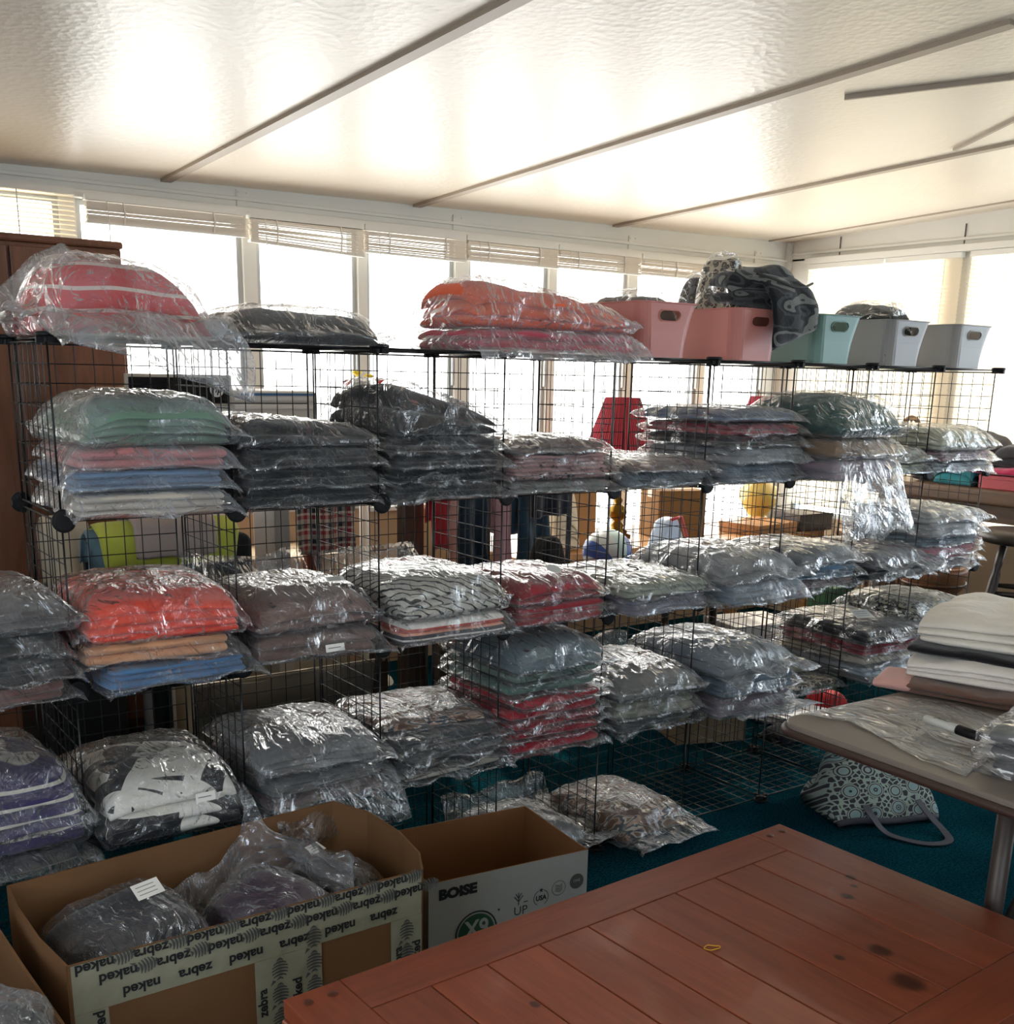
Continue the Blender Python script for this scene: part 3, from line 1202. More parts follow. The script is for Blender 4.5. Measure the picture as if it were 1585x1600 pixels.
def stack(col, lv, rows, x0=.02, x1=.345, yf=-.03, yb=.325, z=None, group='bags of folded clothes on the wire rack'):
    z = lev(lv)+.006 if z is None else z
    bx = max(col, -1)*PXC
    nrow = len(rows)
    for k, row in enumerate(rows):
        row = dict(row)
        h = row.pop('h')
        lb = row.pop('l')
        c = row.pop('c')
        rr = random.Random(_seed[0]*3+1)
        a = x0+row.pop('dx0', 0)
        b = x1+row.pop('dx1', 0)
        f = yf+row.pop('df', 0)+rr.uniform(-.018, .018)
        g = yb+rr.uniform(-.01, .005)+row.pop('db', 0)
        if k < nrow-1:
            row.setdefault('crinkle', 1.0)
            row.setdefault('gapc', .35)
            row.setdefault('puff', .06)
        jx = rr.uniform(-.010, .010)
        jw = rr.uniform(0, .012)
        bag(lb, bx+a+jx+jw, bx+b+jx-.004, f, g, z, h-.005, c, group=group, **row)
        z += h


D = dict
# ---- level 3 (second shelf board from the top)
stack(0, 3, [D(h=.052, c='#cfc4b4', layers=3, film=MILKY, l='cream folded clothes, lowest bag of the pastel stack nearest the rack end'),
             D(h=.047, c='#7d96b2', layers=3, film=MILKY, l='sky blue bagged clothes between cream and pink ones in the pastel stack'),
             D(h=.044, c='#cf8280', layers=2, film=MILKY, l='salmon pink bagged clothes under the sage green bag'),
             D(h=.098, c='#74957f', layers=4, puff=.5, crinkle=1.2, slack=.006, film=MILKY, l='puffy sage green bagged clothes topping the pastel stack')],
      yf=-.05)
stack(1, 3, [D(h=.042, c='#2c3033', layers=2, puff=.1, l='charcoal bag at the bottom of the four-bag charcoal stack'),
             D(h=.046, c='#2b2f31', layers=2, puff=.1, l='charcoal bag second from the bottom of the four-bag charcoal stack'),
             D(h=.048, c='#303437', layers=2, puff=.12, l='charcoal bag directly below the top of the four-bag charcoal stack'),
             D(h=.056, c='#2f3336', layers=2, puff=.3, wedge=-.25, crinkle=1.2, over=(.03, .01, .02, .015), l='charcoal bag topping the four-bag stack, highest at its left')],
      x0=-.01+.03, x1=.34, yf=-.035)
stack(2, 3, [D(h=.038, c='#2a2f33', layers=2, l='charcoal bag at the foot of the stack with the slanting black roll'),
             D(h=.038, c='#2d3236', layers=2, l='charcoal bag second from the bottom under the slanting black roll'),
             D(h=.040, c='#2a2e33', layers=2, l='charcoal bag third from the bottom under the slanting black roll'),
             D(h=.038, c='#2d3136', layers=2, l='charcoal bag directly under the slanting black roll'),
             D(h=.095, c='#2f3030', layers=2, puff=.3, wedge=-.5, crinkle=1.3, slack=.004, l='slanting black roll of bagged clothes, tallest at its left end')],
      x1=.335)
stack(3, 3, [D(h=.032, c='#8b918c', layers=2, l='grey green bag lying under the dotted pink clothes'),
             D(h=.074, c='#c79c98', layers=6, pattern='dots', crinkle=.3, l='dotted dusty pink clothes folded in six layers'),
             D(h=.038, c='#85766e', layers=2, puff=.3, dx1=-.05, l='brown grey bag resting on the dotted pink clothes')], x0=-.01+.02, x1=.352)
stack(4, 3, [D(h=.046, c='#77838c', layers=2, l='blue grey bag in the lowest pile on the second shelf down, under a brown one'),
             D(h=.034, c='#80706b', layers=2, puff=.3, l='thin brown bag lying on the low blue grey bag')], yf=-.04)
stack(5, 3, [D(h=.058, c='#6d7f8f', layers=3, df=-.02, film=MILKY, l='blue grey bag at the bottom of the stack with blue and red tops'),
             D(h=.050, c='#8c9196', layers=2, df=-.01, film=MILKY, l='pale grey bag, second from the bottom under the red and blue bags'),
             D(h=.034, c='#22262b', layers=2, l='thin black bag under the dusty red one'),
             D(h=.040, c='#a8404b', layers=2, puff=.2, l='dusty red bag under the steel blue bag'),
             D(h=.040, c='#56708f', layers=2, puff=.35, crinkle=1.2, film=MILKY, l='steel blue bag on top of the dusty red one')], x0=.0+.02, x1=.35, yf=-.05)
stack(6, 3, [D(h=.070, c='#94808c', layers=2, film=MILKY, over=(.01, .01, .07, .01), droop=(0, 0, .20, 0), crinkle=1.1, l='mauve bag under the green roll, its empty clear end hanging down in front'),
             D(h=.066, c='#9b7f62', layers=1, puff=.2, l='tan clothes rolled below the dark green roll'),
             D(h=.125, c='#2f5a55', layers=1, puff=.55, crinkle=1.3, slack=.004, l='dark green puffy roll of bagged clothes')], x0=.03, x1=.372, yf=-.15, yb=.26)
stack(7, 3, [D(h=.036, c='#9fa486', layers=3, l='olive yellow crumpled bag right of the mauve bag'),
             D(h=.050, c='#8d9a94', layers=2, puff=.4, film=THINFILM, crinkle=1.7, over=(.02, .02, .05, .02), l='crumpled grey green bag on the olive yellow one')], x0=.06, x1=.34, yf=-.02)
stack(8, 3, [D(h=.036, c='#93a0a8', layers=2, l='blue grey bag at the bottom beside the red box'),
             D(h=.036, c='#a07f92', layers=3, crinkle=.6, l='mauve pink bag below the pale sage one'),
             D(h=.078, c='#b5b8a4', layers=3, puff=.35, slack=.004, over=(.01, .03, .02, .01), l='pale sage bag topping the pile at the far rack end')], x0=.01, x1=.345, yf=-.04)

# ---- level 2
stack(-1, 2, [D(h=.040, c='#7f5a52', layers=2, l='dusty rose brown bag under the dark grey ones at the left edge'),
              D(h=.052, c='#3a3b3c', layers=3, l='dark grey bag above the rose brown one at the left edge'),
              D(h=.052, c='#4a4a48', layers=2, l='grey bag, second from the top at the left edge'),
              D(h=.070, c='#565250', layers=2, puff=.4, crinkle=1.4, film=THINFILM, slack=.006, l='crumpled grey bag topping the left edge stack')], yf=-.06)
stack(0, 2, [D(h=.048, c='#5583b0', layers=3, l='cornflower blue bag below the peach and bright orange ones'),
             D(h=.054, c='#e8ab80', layers=2, l='peach bag between the blue and the bright orange'),
             D(h=.098, c='#ff5237', layers=4, puff=.3, slack=.004, over=(.03, .02, .02, .02), crinkle=.7, l='bright orange coral clothes in a clear bag')], x0=.02, x1=.35, yf=-.065)
stack(1, 2, [D(h=.070, c='#7a635c', layers=2, puff=.15, sticker=(.03, .03, .05, .018, 'front'), l='mauve brown bag with a small front label, under another mauve brown one'),
             D(h=.090, c='#8b726a', layers=2, puff=.6, crinkle=1.4, slack=.006, over=(.01, .01, .02, .05), droop=(0, 0, 0, -.09), sticker=(.08, -.11, .045, .022, 'top'), l='mauve brown puffy bag whose empty end stands up behind')], x0=.02, x1=.35, yf=-.04)
stack(2, 2, [D(h=.066, c='#e4ded6', layers=2, pattern='stripe', kw=D(h=.060), crinkle=.3, l='white clothes with a red stripe and dark stripe'),
             D(h=.100, c='#d9d5c9', layers=3, pattern='lines', puff=.45, slack=.004, over=(.01, .01, .02, .05), droop=(0, 0, 0, -.09), l='off-white clothes with thin black lines, bag end standing up behind')], x0=.02, x1=.352, yf=-.05)
stack(3, 2, [D(h=.060, c='#a02f38', layers=3, l='deep red bag under another deep red bag, lower one'),
             D(h=.070, c='#a5333b', layers=2, puff=.5, crinkle=1.3, sticker=(.03, -.10, .045, .032, 'round'), l='deep red bag with a round edge sticker, upper of two')], x0=.02, x1=.34, yf=-.02)
stack(4, 2, [D(h=.050, c='#85818f', layers=3, l='mauve grey bag below the pale sage bag with a dark letter'),
             D(h=.050, c='#a9b0a1', layers=2, puff=.35, crinkle=1.1, letter='S.', l='pale sage bag printed with a small dark letter')], x0=.02, x1=.35, yf=-.06)
stack(5, 2, [D(h=.062, c='#7b8a98', layers=3, film=MILKY, over=(.01, .02, .04, .01), l='blue grey bag under a loose misty bag beyond the sage one'),
             D(h=.075, c='#8d8d8c', layers=2, puff=.5, film=MILKY, crinkle=1.5, slack=.01, over=(.02, .03, .05, .02), l='misty grey bag with a raised crumpled middle')], x0=.0+.02, x1=.35, yf=-.10)
stack(6, 2, [D(h=.028, c='#b59c9c', layers=2, l='thin pinkish bag under the shiny blue one'),
             D(h=.046, c='#4f7591', layers=3, l='shiny blue bag under a grey one'),
             D(h=.060, c='#8a9094', layers=2, puff=.45, crinkle=1.3, film=THINFILM, l='grey bag resting on the shiny blue one')], x0=.02, x1=.35, yf=-.04)
stack(7, 2, [D(h=.044, c='#1f2326', layers=2, l='black bag below a crumpled clear one'),
             D(h=.050, c='#5d5f6b', layers=2, puff=.5, film=THINFILM, crinkle=1.9, slack=.008, over=(.02, .02, .07, .02), droop=(0, 0, .03, 0), l='crumpled smoky bag above the black one')], x0=.02, x1=.35, yf=-.06)
stack(8, 2, [D(h=.036, c='#a9a7aa', layers=2, l='pale grey bag under the candy pink ones'),
             D(h=.026, c='#e08a96', layers=2, l='candy pink bag, lower of two'),
             D(h=.026, c='#e4909b', layers=2, l='candy pink bag, upper of two'),
             D(h=.036, c='#6f8492', layers=2, l='blue grey bag resting on the candy pink ones'),
             D(h=.050, c='#a3a5a6', layers=2, film=MILKY, l='silver grey bag second from the top above the pink ones'),
             D(h=.050, c='#b2b2b0', layers=2, film=MILKY, puff=.3, crinkle=1.2, l='silver grey bag topping the pile above the pink ones')], x0=.01, x1=.348, yf=-.03)

# ---- level 1
stack(-1, 1, [D(h=.034, c='#1c1d26', layers=1, l='thin near-black bag under the striped purple one'),
              D(h=.175, c='#3c3560', layers=5, pattern='bands', puff=.25, crinkle=1.2, slack=.004, l='purple clothes with pale stripes at the left edge')], yf=-.07)
stack(0, 1, [D(h=.145, c='#e8e4da', layers=3, pattern='aztec', puff=.35, crinkle=1.2, slack=.005, over=(.02, .02, .02, .05), droop=(0, 0, 0, -.05), sticker=(.06, .09, .045, .02, 'front'), l='black and white patterned clothes with a white label')], x0=.02, x1=.345, yf=-.045)
stack(1, 1, [D(h=.040, c='#70565c', layers=2, l='plum grey bag at the bottom with a clear end hanging over it'),
             D(h=.045, c='#5c5f62', layers=3, over=(.01, .02, .07, .01), droop=(0, 0, .12, 0), crinkle=.6, l='dark grey bag whose empty end hangs over the carton'),
             D(h=.065, c='#6e7072', layers=3, puff=.35, film=THINFILM, crinkle=1.3, slack=.004, l='grey crumpled bag right of the black and white one')], x0=.02, x1=.35, yf=-.05)
stack(2, 1, [D(h=.024, c='#cfc6b6', layers=1, l='thin cream bag at the bottom of the grey sheaf'),
             D(h=.030, c='#4c5054', layers=2, l='dark grey bag just above the thin cream one'),
             D(h=.028, c='#54585c', layers=2, l='dark grey bag in the middle of the grey sheaf'),
             D(h=.030, c='#4a4e52', layers=2, l='dark grey bag right below the brown printed one', sticker=(.12, -.12, .05, .02, 'top')),
             D(h=.030, c='#6f4f3e', layers=2, pattern='print', puff=.25, db=-.01, df=.08, l='brown and white printed clothes on dark grey ones')], x0=.02, x1=.35, yf=-.05)
stack(3, 1, [D(h=.034, c='#b3202f', layers=1, l='cherry red bag, bottom of the cherry red pile'),
             D(h=.032, c='#bb2534', layers=1, l='cherry red bag second from the bottom'),
             D(h=.032, c='#b3202f', layers=1, l='cherry red bag in the middle of the red pile'),
             D(h=.032, c='#b82433', layers=1, l='cherry red bag second from the top of the red pile'),
             D(h=.034, c='#bb2534', layers=1, l='cherry red bag directly below the sage ones'),
             D(h=.034, c='#6e8d82', layers=1, l='teal sage bag directly above the cherry red ones'),
             D(h=.034, c='#7d9488', layers=1, l='sage bag, upper of the two above the red ones'),
             D(h=.085, c='#6c7f87', layers=2, puff=.45, crinkle=1.3, l='slate blue puffy bag topping the red and sage pile')], x0=.02, x1=.345, yf=-.03)
stack(4, 1, [D(h=.040, c='#474d50', layers=2, l='dark grey bag at the bottom right of the cherry red pile'),
             D(h=.060, c='#7c7f70', layers=2, l='olive grey bag right of the cherry red pile'),
             D(h=.070, c='#81807a', layers=2, puff=.5, film=THINFILM, crinkle=1.6, slack=.008, over=(.01, .01, .02, .05), droop=(0, 0, 0, -.06), l='crumpled silver bag topping the pile right of the red one')], x0=.02, x1=.35, yf=-.05)
stack(5, 1, [D(h=.070, c='#70626c', layers=3, film=MILKY, over=(.01, .05, .10, .01), droop=(0, 0, .01, 0), crinkle=1.2, l='plum grey bag bulging out in front, misty film'),
             D(h=.060, c='#5f7384', layers=3, l='slate bag in the middle of the misty pile'),
             D(h=.075, c='#75828c', layers=2, puff=.4, film=MILKY, crinkle=1.5, slack=.008, over=(.02, .05, .08, .02), l='misty blue bag topping the pile that bulges forward')], x0=.02, x1=.35, yf=-.11)
stack(6, 1, [D(h=.022, c='#c7bda6', layers=1, pattern='leopard', crinkle=.5, l='flat leopard print bag on an almost empty shelf'),
             D(h=.022, c='#98a698', layers=1, puff=.2, db=-.02, df=.10, l='flat pale green bag behind the leopard print')], x0=.02, x1=.35, yf=-.02)
stack(7, 1, [D(h=.030, c='#8c8784', layers=2, l='grey brown bag at the bottom under pale blue and cream'),
             D(h=.034, c='#a9b4c2', layers=2, l='pale blue bag below the cream one'),
             D(h=.034, c='#d9cfbe', layers=1, l='cream bag between pale blue and wine red'),
             D(h=.050, c='#8f2434', layers=2, l='wine red bag below the black one'),
             D(h=.050, c='#16161d', layers=2, puff=.2, crinkle=1.2, sticker=(-.01, -.05, .075, .055, 'top'), l='black bag with a white paper label on top')], x0=.02, x1=.35, yf=-.09)
stack(8, 1, [D(h=.044, c='#98a3a4', layers=2, l='silver green bag, lowest on the far end shelf'),
             D(h=.044, c='#a2aaa6', layers=2, l='silver green bag, second from the bottom at the far end'),
             D(h=.044, c='#9ba7a2', layers=2, l='silver green bag in the middle at the far end'),
             D(h=.044, c='#a5ada6', layers=2, l='silver green bag, second from the top at the far end'),
             D(h=.070, c='#9a9a84', layers=3, pattern='leopard', puff=.35, film=MILKY, l='sage leopard print bag topping the far end pile')], x0=.01, x1=.352, yf=-.03)

# ---- floor level
stack(3, 0, [D(h=.085, c='#6f7478', layers=2, puff=.5, film=THINFILM, crinkle=1.7, over=(.02, .10, .04, .03), droop=(0, .0, 0, -.08), l='smoky grey bag on the carpet behind the white printed box')], x0=-.10+.13, x1=.33, yf=.0, z=.016)
stack(4, 0, [D(h=.085, c='#b5ada0', layers=2, pattern='print', puff=.45, film=THINFILM, crinkle=1.4, over=(.01, .04, .10, .01), l='pale mottled bag spilling from the bottom of the rack onto the carpet')], x0=.03, x1=.34, yf=-.05, z=.016)

# ---- on top of the rack
ZT = lev(4)+.0035
TG = 'bags of folded clothes on top of the wire rack'
bag('coral red clothes with pale piping in a big clear bag with a peak', -.005, .325, -.05, .29, ZT, .140, '#dc3038', 4, 'piping', over=(.045, .02, .13, .06), droop=(.02, 0, .12, -.085),
    film=MILKY, puff=.95, wedge=-.12, crinkle=1.5, slack=.006, group=TG, rz=R(3), n=60, peak=.8, slant=.45)
bag('flat charcoal bag lying between the coral and the orange ones', .375, .745, -.02, .30, ZT, .072, '#4a4b4c', 2, None, puff=.65, crinkle=1.2, slack=.004, group=TG, rz=R(-2))
bag('magenta pink bag under the bright orange one', .985, 1.50, -.05, .26, ZT, .052, '#c44a5c', 2, None, over=(.01, .02, .05, .01), droop=(0, 0, .045, 0), film=MILKY, puff=.15, crinkle=1.0, group=TG, rz=R(-2))
bag('bright orange bagged clothes on top of the rack, folded end at its left', .990, 1.50, -.03, .25, ZT+.056, .095, '#f2683f', 3, None, over=(.01, .02, .02, .01), film=MILKY, puff=.45, wedge=-.40, crinkle=1.2, group=TG, rz=R(-2))
#==MORE==
# ================================================================ plastic bins on the rack


def rounded_rect(w, d, r, n=6):
    pts = []
    for cx, cyy, a0 in ((w/2-r, d/2-r, 0), (-w/2+r, d/2-r, 90), (-w/2+r, -d/2+r, 180), (w/2-r, -d/2+r, 270)):
        for k in range(n+1):
            a = R(a0+90*k/n)
            pts.append((cx+r*math.cos(a), cyy+r*math.sin(a)))
    return pts


def make_bin(label, x, y, z, wt, dt, h, color, taper=.80, rz=0):
    """open tapering bin with an oblong hand hole in each short side"""
    o = thing('storage_bin', label, 'storage bin', (x, y, z), rz, 'plastic bins on top of the wire rack')
    m = MB()
    # front and back walls carry the hole, so the body is built as four walls and rounded corners
    rb = .034
    lv = [(0, taper), (.5, taper+(1-taper)*.42), (1.0, 1.0)]
    nz = 8

    def sc(t):
        return taper+(1-taper)*(t**1.7)

    def ring(t, inset=0):
        s_ = sc(t)
        return [(px*1, py*1, h*t) for px, py in rounded_rect(wt*s_-2*inset, dt*(s_*.5+.5)-2*inset, rb, 5)]
    for side, inset in ((0, 0), (1, .0022)):
        ts = [k/nz for k in range(nz+1)]
        rings = [ring(t, inset) for t in ts]
        n = len(rings[0])
        # hole between rows 5 and 7 on the straight front (indices) and back spans
        vs = [p for rg in rings for p in rg]
        fs = []
        # straight spans: between corner groups of 6 points; back span index 5->6, front span 17->18
        for i in range(nz):
            for k in range(n):
                k2 = (k+1) % n
                if k in (5, 17):
                    continue
                f = (i*n+k, i*n+k2, (i+1)*n+k2, (i+1)*n+k)
                fs.append(f if side == 0 else f[::-1])
        m.add(vs, fs)
        for k in (5, 17):
            k2 = (k+1) % n
            sgn = 1 if k == 5 else -1

            def P(u, t):
                a = ring(t, inset)
                p, q = a[k], a[k2]
                return tuple(p[j]+(q[j]-p[j])*u for j in range(3))
            t0, t1 = .66, .86
            ux = .29
            cy_, hr = (t0+t1)/2, (t1-t0)/2
            span = wt*.8-2*rb
            hu = hr*h/span
            hole, outer = [], []
            N = 12
            tlo, thi = cy_-.28, 1.0
            for sx2 in (1, -1):
                for q in range(N+1):
                    a = (-PI/2+PI*q/N) if sx2 == 1 else (PI/2+PI*q/N)
                    hole.append((.5+sx2*(ux-hu)+hu*math.cos(a), cy_+hr*math.sin(a)))
                    s4 = q/N
                    e0, e1 = (tlo, thi) if sx2 == 1 else (thi, tlo)
                    uin, uout = .5+sx2*(ux-hu), (1.0 if sx2 == 1 else 0.0)
                    if s4 <= .25:
                        outer.append((uin+(uout-uin)*s4/.25, e0))
                    elif s4 <= .75:
                        outer.append((uout, e0+(e1-e0)*(s4-.25)/.5))
                    else:
                        outer.append((uout+(uin-uout)*(s4-.75)/.25, e1))
            nH = len(hole)
            vv = [P(*p) for p in hole]+[P(*p) for p in outer]
            ff = [(i, (i+1) % nH, nH+(i+1) % nH, nH+i) for i in range(nH)]
            m.add(vv, ff if side else [f[::-1] for f in ff])
            m.add([P(0, 0), P(1, 0), P(1, tlo), P(0, tlo)], [(0, 1, 2, 3)])
            if side == 0:
                hin = []
            # rim around the hand hole
            if side == 0:
                ctr = [Vector(P(*p)) for p in hole]
                off = Vector((0, sgn*.0018, 0))
                m.tube([c+off for c in ctr]+[ctr[0]+off], .0019, 5)
    b = ring(0)
    m.add(b, [tuple(range(len(b)-1, -1, -1))])
    b2 = [(p[0], p[1], .002) for p in ring(0, .0022)]
    m.add(b2, [tuple(range(len(b2)))])
    m.build('body', plain('bin plastic '+color, color, .42, 0, .4), o, smooth=False)
    r2 = MB()
    top = [(p[0]*1.008, p[1]*1.006, h-.001) for p in ring(1.0)]
    r2.tube(top+[top[0]], .0023, 6)
    r2.build('rim', plain('bin plastic '+color, color, .42, 0, .4), o, smooth=True)
    return o


ZB = lev(4)+.0035
PINK, GREEN, LILAC, GREY = '#c9837a', '#6f9188', '#94918f', '#9c9995'
bins = [((1003, 1078), 556, PINK, 'dusty pink bin next to the orange bagged clothes, hand hole in view'),
        ((1150, 1212), 572, PINK, 'dusty pink bin half covered by draped camouflage shorts'),
        ((1276, 1332), 575, GREEN, 'sage green bin between the pink and the grey bins'),
        ((1388, 1440), 580, LILAC, 'lilac grey bin filled with dark bagged clothes'),
        ((1490, 1536), 582, GREY, 'plain grey bin at the far end, nothing piled above its rim')]
bx = []
for (ua, ub), v, c, lb in bins:
    a = at(ua, v, 1, .012)
    b = at(ub, v, 1, .012)
    xc = (a[0]+b[0])/2
    wb_ = (b[0]-a[0])
    bx.append(xc)
    make_bin(lb, xc, .012+.165, ZB, .225, .355, .148, c, .80)
ZR = ZB+.148


def stuffing(label, cat, x, y, z, w, d, h, color, pattern=None, layers=3, rot=None, puff=.5, film=FILM, seed=1, over=(.003, .003, .003, .003)):
    return bag(label, x-w/2, x+w/2, y-d/2, y+d/2, z, h, color, layers, pattern, over=over, puff=puff, crinkle=1.3, film=film, rot=rot, group='bagged clothes in the plastic bins', rz=0)


stuffing('brown bagged clothes peeping over the first pink bin', '', bx[0], .17, ZB+.01, .15, .27, .165, '#6a5a50', None, 3)
stuffing('dark leopard clothes crumpled at the back of the second pink bin', '', bx[1]-.01, .265, ZB+.01, .13, .10, .235, '#51545a', 'leopard', 5, puff=.5)
stuffing('leopard print bag standing tall in the second pink bin', '', bx[1]-.050, .13, ZB+.01, .06, .15, .285, '#b0a48c', 'leopard', 2, puff=.2)
stuffing('dark teal grey bag filling the sage bin up to its rim', '', bx[2], .18, ZB+.01, .14, .26, .135, '#5c6664', None, 2)
stuffing('black and brown bagged clothes rising above the lilac grey bin', '', bx[3]-.01, .17, ZB+.01, .145, .26, .19, '#2d3230', None, 4, puff=.35)
stuffing('pale grey bag low inside the far grey bin', '', bx[4], .18, ZB+.01, .14, .26, .11, '#b5b5b8', None, 2)


def ribbon_cloth(name, pts, halfw, thick, mat, parent, seed=1, nseg=26, nw=14, fold=.006):
    """thick cloth following a path (list of points) with a width direction given by halfw vectors"""
    P = [Vector(p) for p in pts]
    Wd = [Vector(h_) for h_ in halfw]
    n = len(P)
    t = np.linspace(0, n-1, nseg)
    cen = np.array([[np.interp(tt, range(n), [p[j] for p in P]) for j in range(3)] for tt in t])
    hw = np.array([[np.interp(tt, range(n), [p[j] for p in Wd]) for j in range(3)] for tt in t])
    for _ in range(2):
        cen[1:-1] = (cen[:-2]+2*cen[1:-1]+cen[2:])/4
    tan = np.gradient(cen, axis=0)
    u = np.linspace(-1, 1, nw)
    C = cen[:, None, :]+hw[:, None, :]*u[None, :, None]
    nrm = np.cross(tan, hw)
    nrm /= np.linalg.norm(nrm, axis=1)[:, None]+1e-9
    S_, U_ = np.meshgrid(np.linspace(0, 1, nseg), u, indexing='ij')
    bump_ = fold*(wave(U_*.3, S_*.12, seed, 26)+.5*wave(U_*.3, S_*.3, seed+2, 50))
    edge = np.sqrt(np.clip(1-np.abs(U_)**4, 0, 1))*np.sqrt(np.clip(1-np.abs(2*S_-1)**8, 0, 1))
    top = C+nrm[:, None, :]*(bump_+thick/2*edge)[..., None]
    bot = C+nrm[:, None, :]*(bump_-thick/2*edge)[..., None]
    V = np.concatenate([top.reshape(-1, 3), bot[1:-1, 1:-1].reshape(-1, 3)])
    return link(name, npmesh('cloth', V, grid_faces(nw, nseg)), parent, mat)


# camouflage shorts draped over the second pink bin
cs = thing('camouflage_shorts', 'grey and black camouflage shorts draped over the front corner of a pink bin', 'shorts', (bx[1]+.045, .06, ZR))
camo = fabric('#4f5153', 'camo')
V, Fq = cloth_slabs(.26, .15, .125, 2, 511, .45, .1, 2.2)
link('folded_waist', npmesh('cloth', V, Fq), cs, camo, (.0, .02, .004), (0, R(4), R(-8)))
ribbon_cloth('trouser_leg', [(.0, .03, .09), (.03, -.05, .085), (.055, -.085, .04), (.065, -.095, -.02), (.06, -.10, -.085)], [(.09, .03, .0), (.095, .02, .005), (.105, .015, .02), (.108, .01, .03), (.105, .01, .035)], .030, camo, cs, 5, fold=.009)
MB().tube([(-.08, -.055, .10), (-.03, -.085, .085), (.03, -.105, .065), (.10, -.09, .07), (.155, -.07, .085)], .004, 6).build('waistband_cord', plain('dark olive cord', '#3a3f3a', .8), cs, smooth=True)

# ================================================================ behind the rack, left: wardrobe, plotter
DARKOAK = wood('dark oak veneer', '#7a4e37', 1.0, .45, 'Z', dark=.55)
wd = thing('wardrobe', 'tall dark brown wooden wardrobe standing in the left corner of the picture', 'wardrobe', (.10, 1.98, 0))
m = MB()
m.box(-1.0, .575, -.24, .27, .08, 1.80).box(-.98, .55, -.21, .25, 0, .08)
m.build('body', DARKOAK, wd, bevel=.004)
MB().box(-1.0, .582, -.25, .27, 1.80, 1.825).build('top_board', DARKOAK, wd, bevel=.008)
MB().box(.205, .56, -.264, -.242, .10, 1.785).build('door', DARKOAK, wd, bevel=.004)
MB().box(-.99, .195, -.264, -.242, .10, 1.785).build('door', DARKOAK, wd, bevel=.004)
MB().bar((.24, -.29, .95), (.24, -.29, 1.08), .007, 8).build('handle', plain('dull brass', '#8a7448', .35, .9), wd)

PLG = plain('light grey plotter plastic', '#c9c6bf', .45)
DKG = plain('dark screen glass', '#0c0e12', .2)
pl = thing('wide_format_plotter', 'light grey wide plotter with a black end panel and blue stripe, behind the rack', 'plotter', (.86, 1.32, 0))
m = MB()
m.box(-.34, .34, -.02, .38, 1.16, 1.335)
m.build('body', PLG, pl, bevel=.012, seg=3)
m = MB()
for z in (1.272, 1.30):
    m.box(.03, .335, -.028, -.018, z, z+.016)
m.box(-.34, .34, -.06, -.02, 1.19, 1.235)
m.build('paper_slot', plain('pale grey plastic', '#dddad4', .4), pl, bevel=.004)
MB().box(-.335, .02, -.036, -.019, 1.285, 1.385).build('end_panel', plain('beige plastic', '#b5aca0', .5), pl, bevel=.004)
sc_ = MB().box(-.325, .008, -.040, -.035, 1.295, 1.375).build('screen', DKG, pl, bevel=.002)
lg = MB()
M4 = Matrix.Translation((-.035, -.0415, 1.337)) @ Matrix.Rotation(PI/2, 4, 'X')
pts = [(math.cos(2*PI*k/28)*.024, math.sin(2*PI*k/28)*.024, 0) for k in range(28)]
lg.add([tuple(M4 @ Vector(p)) for p in pts], [tuple(range(28))], 0)
put_text(lg, 'hp', .036, Matrix.Translation((-.035, -.0422, 1.339)) @ Matrix.Rotation(PI/2, 4, 'X'), .0006, 1, shear=.3)
lg.build('round_logo', [plain('pale logo grey', '#cfd0cf', .5), DKG], sc_)
MB().box(.055, .335, -.031, -.027, 1.319, 1.327).build('blue_stripe', plain('blue stripe', '#3d6a9a', .5), pl)
GR = plain('grey stand metal', '#8b8883', .5)
MB().box(-.26, -.20, .06, .26, .03, 1.16).box(-.28, -.18, -.1, .42, 0, .03).build('leg', GR, pl, bevel=.004)
MB().box(.20, .26, .06, .26, .03, 1.16).box(.18, .28, -.1, .42, 0, .03).build('leg', GR, pl, bevel=.004)
# fabric media bin slung between the legs
Vn = 18
m = MB()
MBN = plain('grey beige bin cloth', '#8f8576', .85, 0, .2, .3, 30, .15)
vs = []
fs = []
for i in range(Vn+1):
    s_ = i/Vn
    y = -.12+.30*s_
    z = .34-.27*math.sin(PI*min(s_*1.05, 1))**.6
    for j in range(13):
        x = -.19+.72*j/12
        vs.append((x, y, z+.012*math.sin(j*1.3+i*.4)))
for i in range(Vn):
    for j in range(12):
        a = i*13+j
        fs.append((a, a+1, a+14, a+13))
mo = m.add(vs, fs).build('media_bin', MBN, pl, smooth=True)
so2 = mo.modifiers.new('thick', 'SOLIDIFY')
so2.thickness = .004
MB().bar((-.20, -.12, .345), (.55, -.12, .345), .008, 8).bar((-.20, .18, .345), (.55, .18, .345), .008, 8).build('bin_rail', plain('beige tube', '#b8a58a', .5), pl)
MB().tube([(.02, -.125, .10), (.02, -.135, .20), (.16, -.135, .205), (.16, -.125, .10)], .006, 6).build('foot_hoop', BLACKPLASTIC, pl)

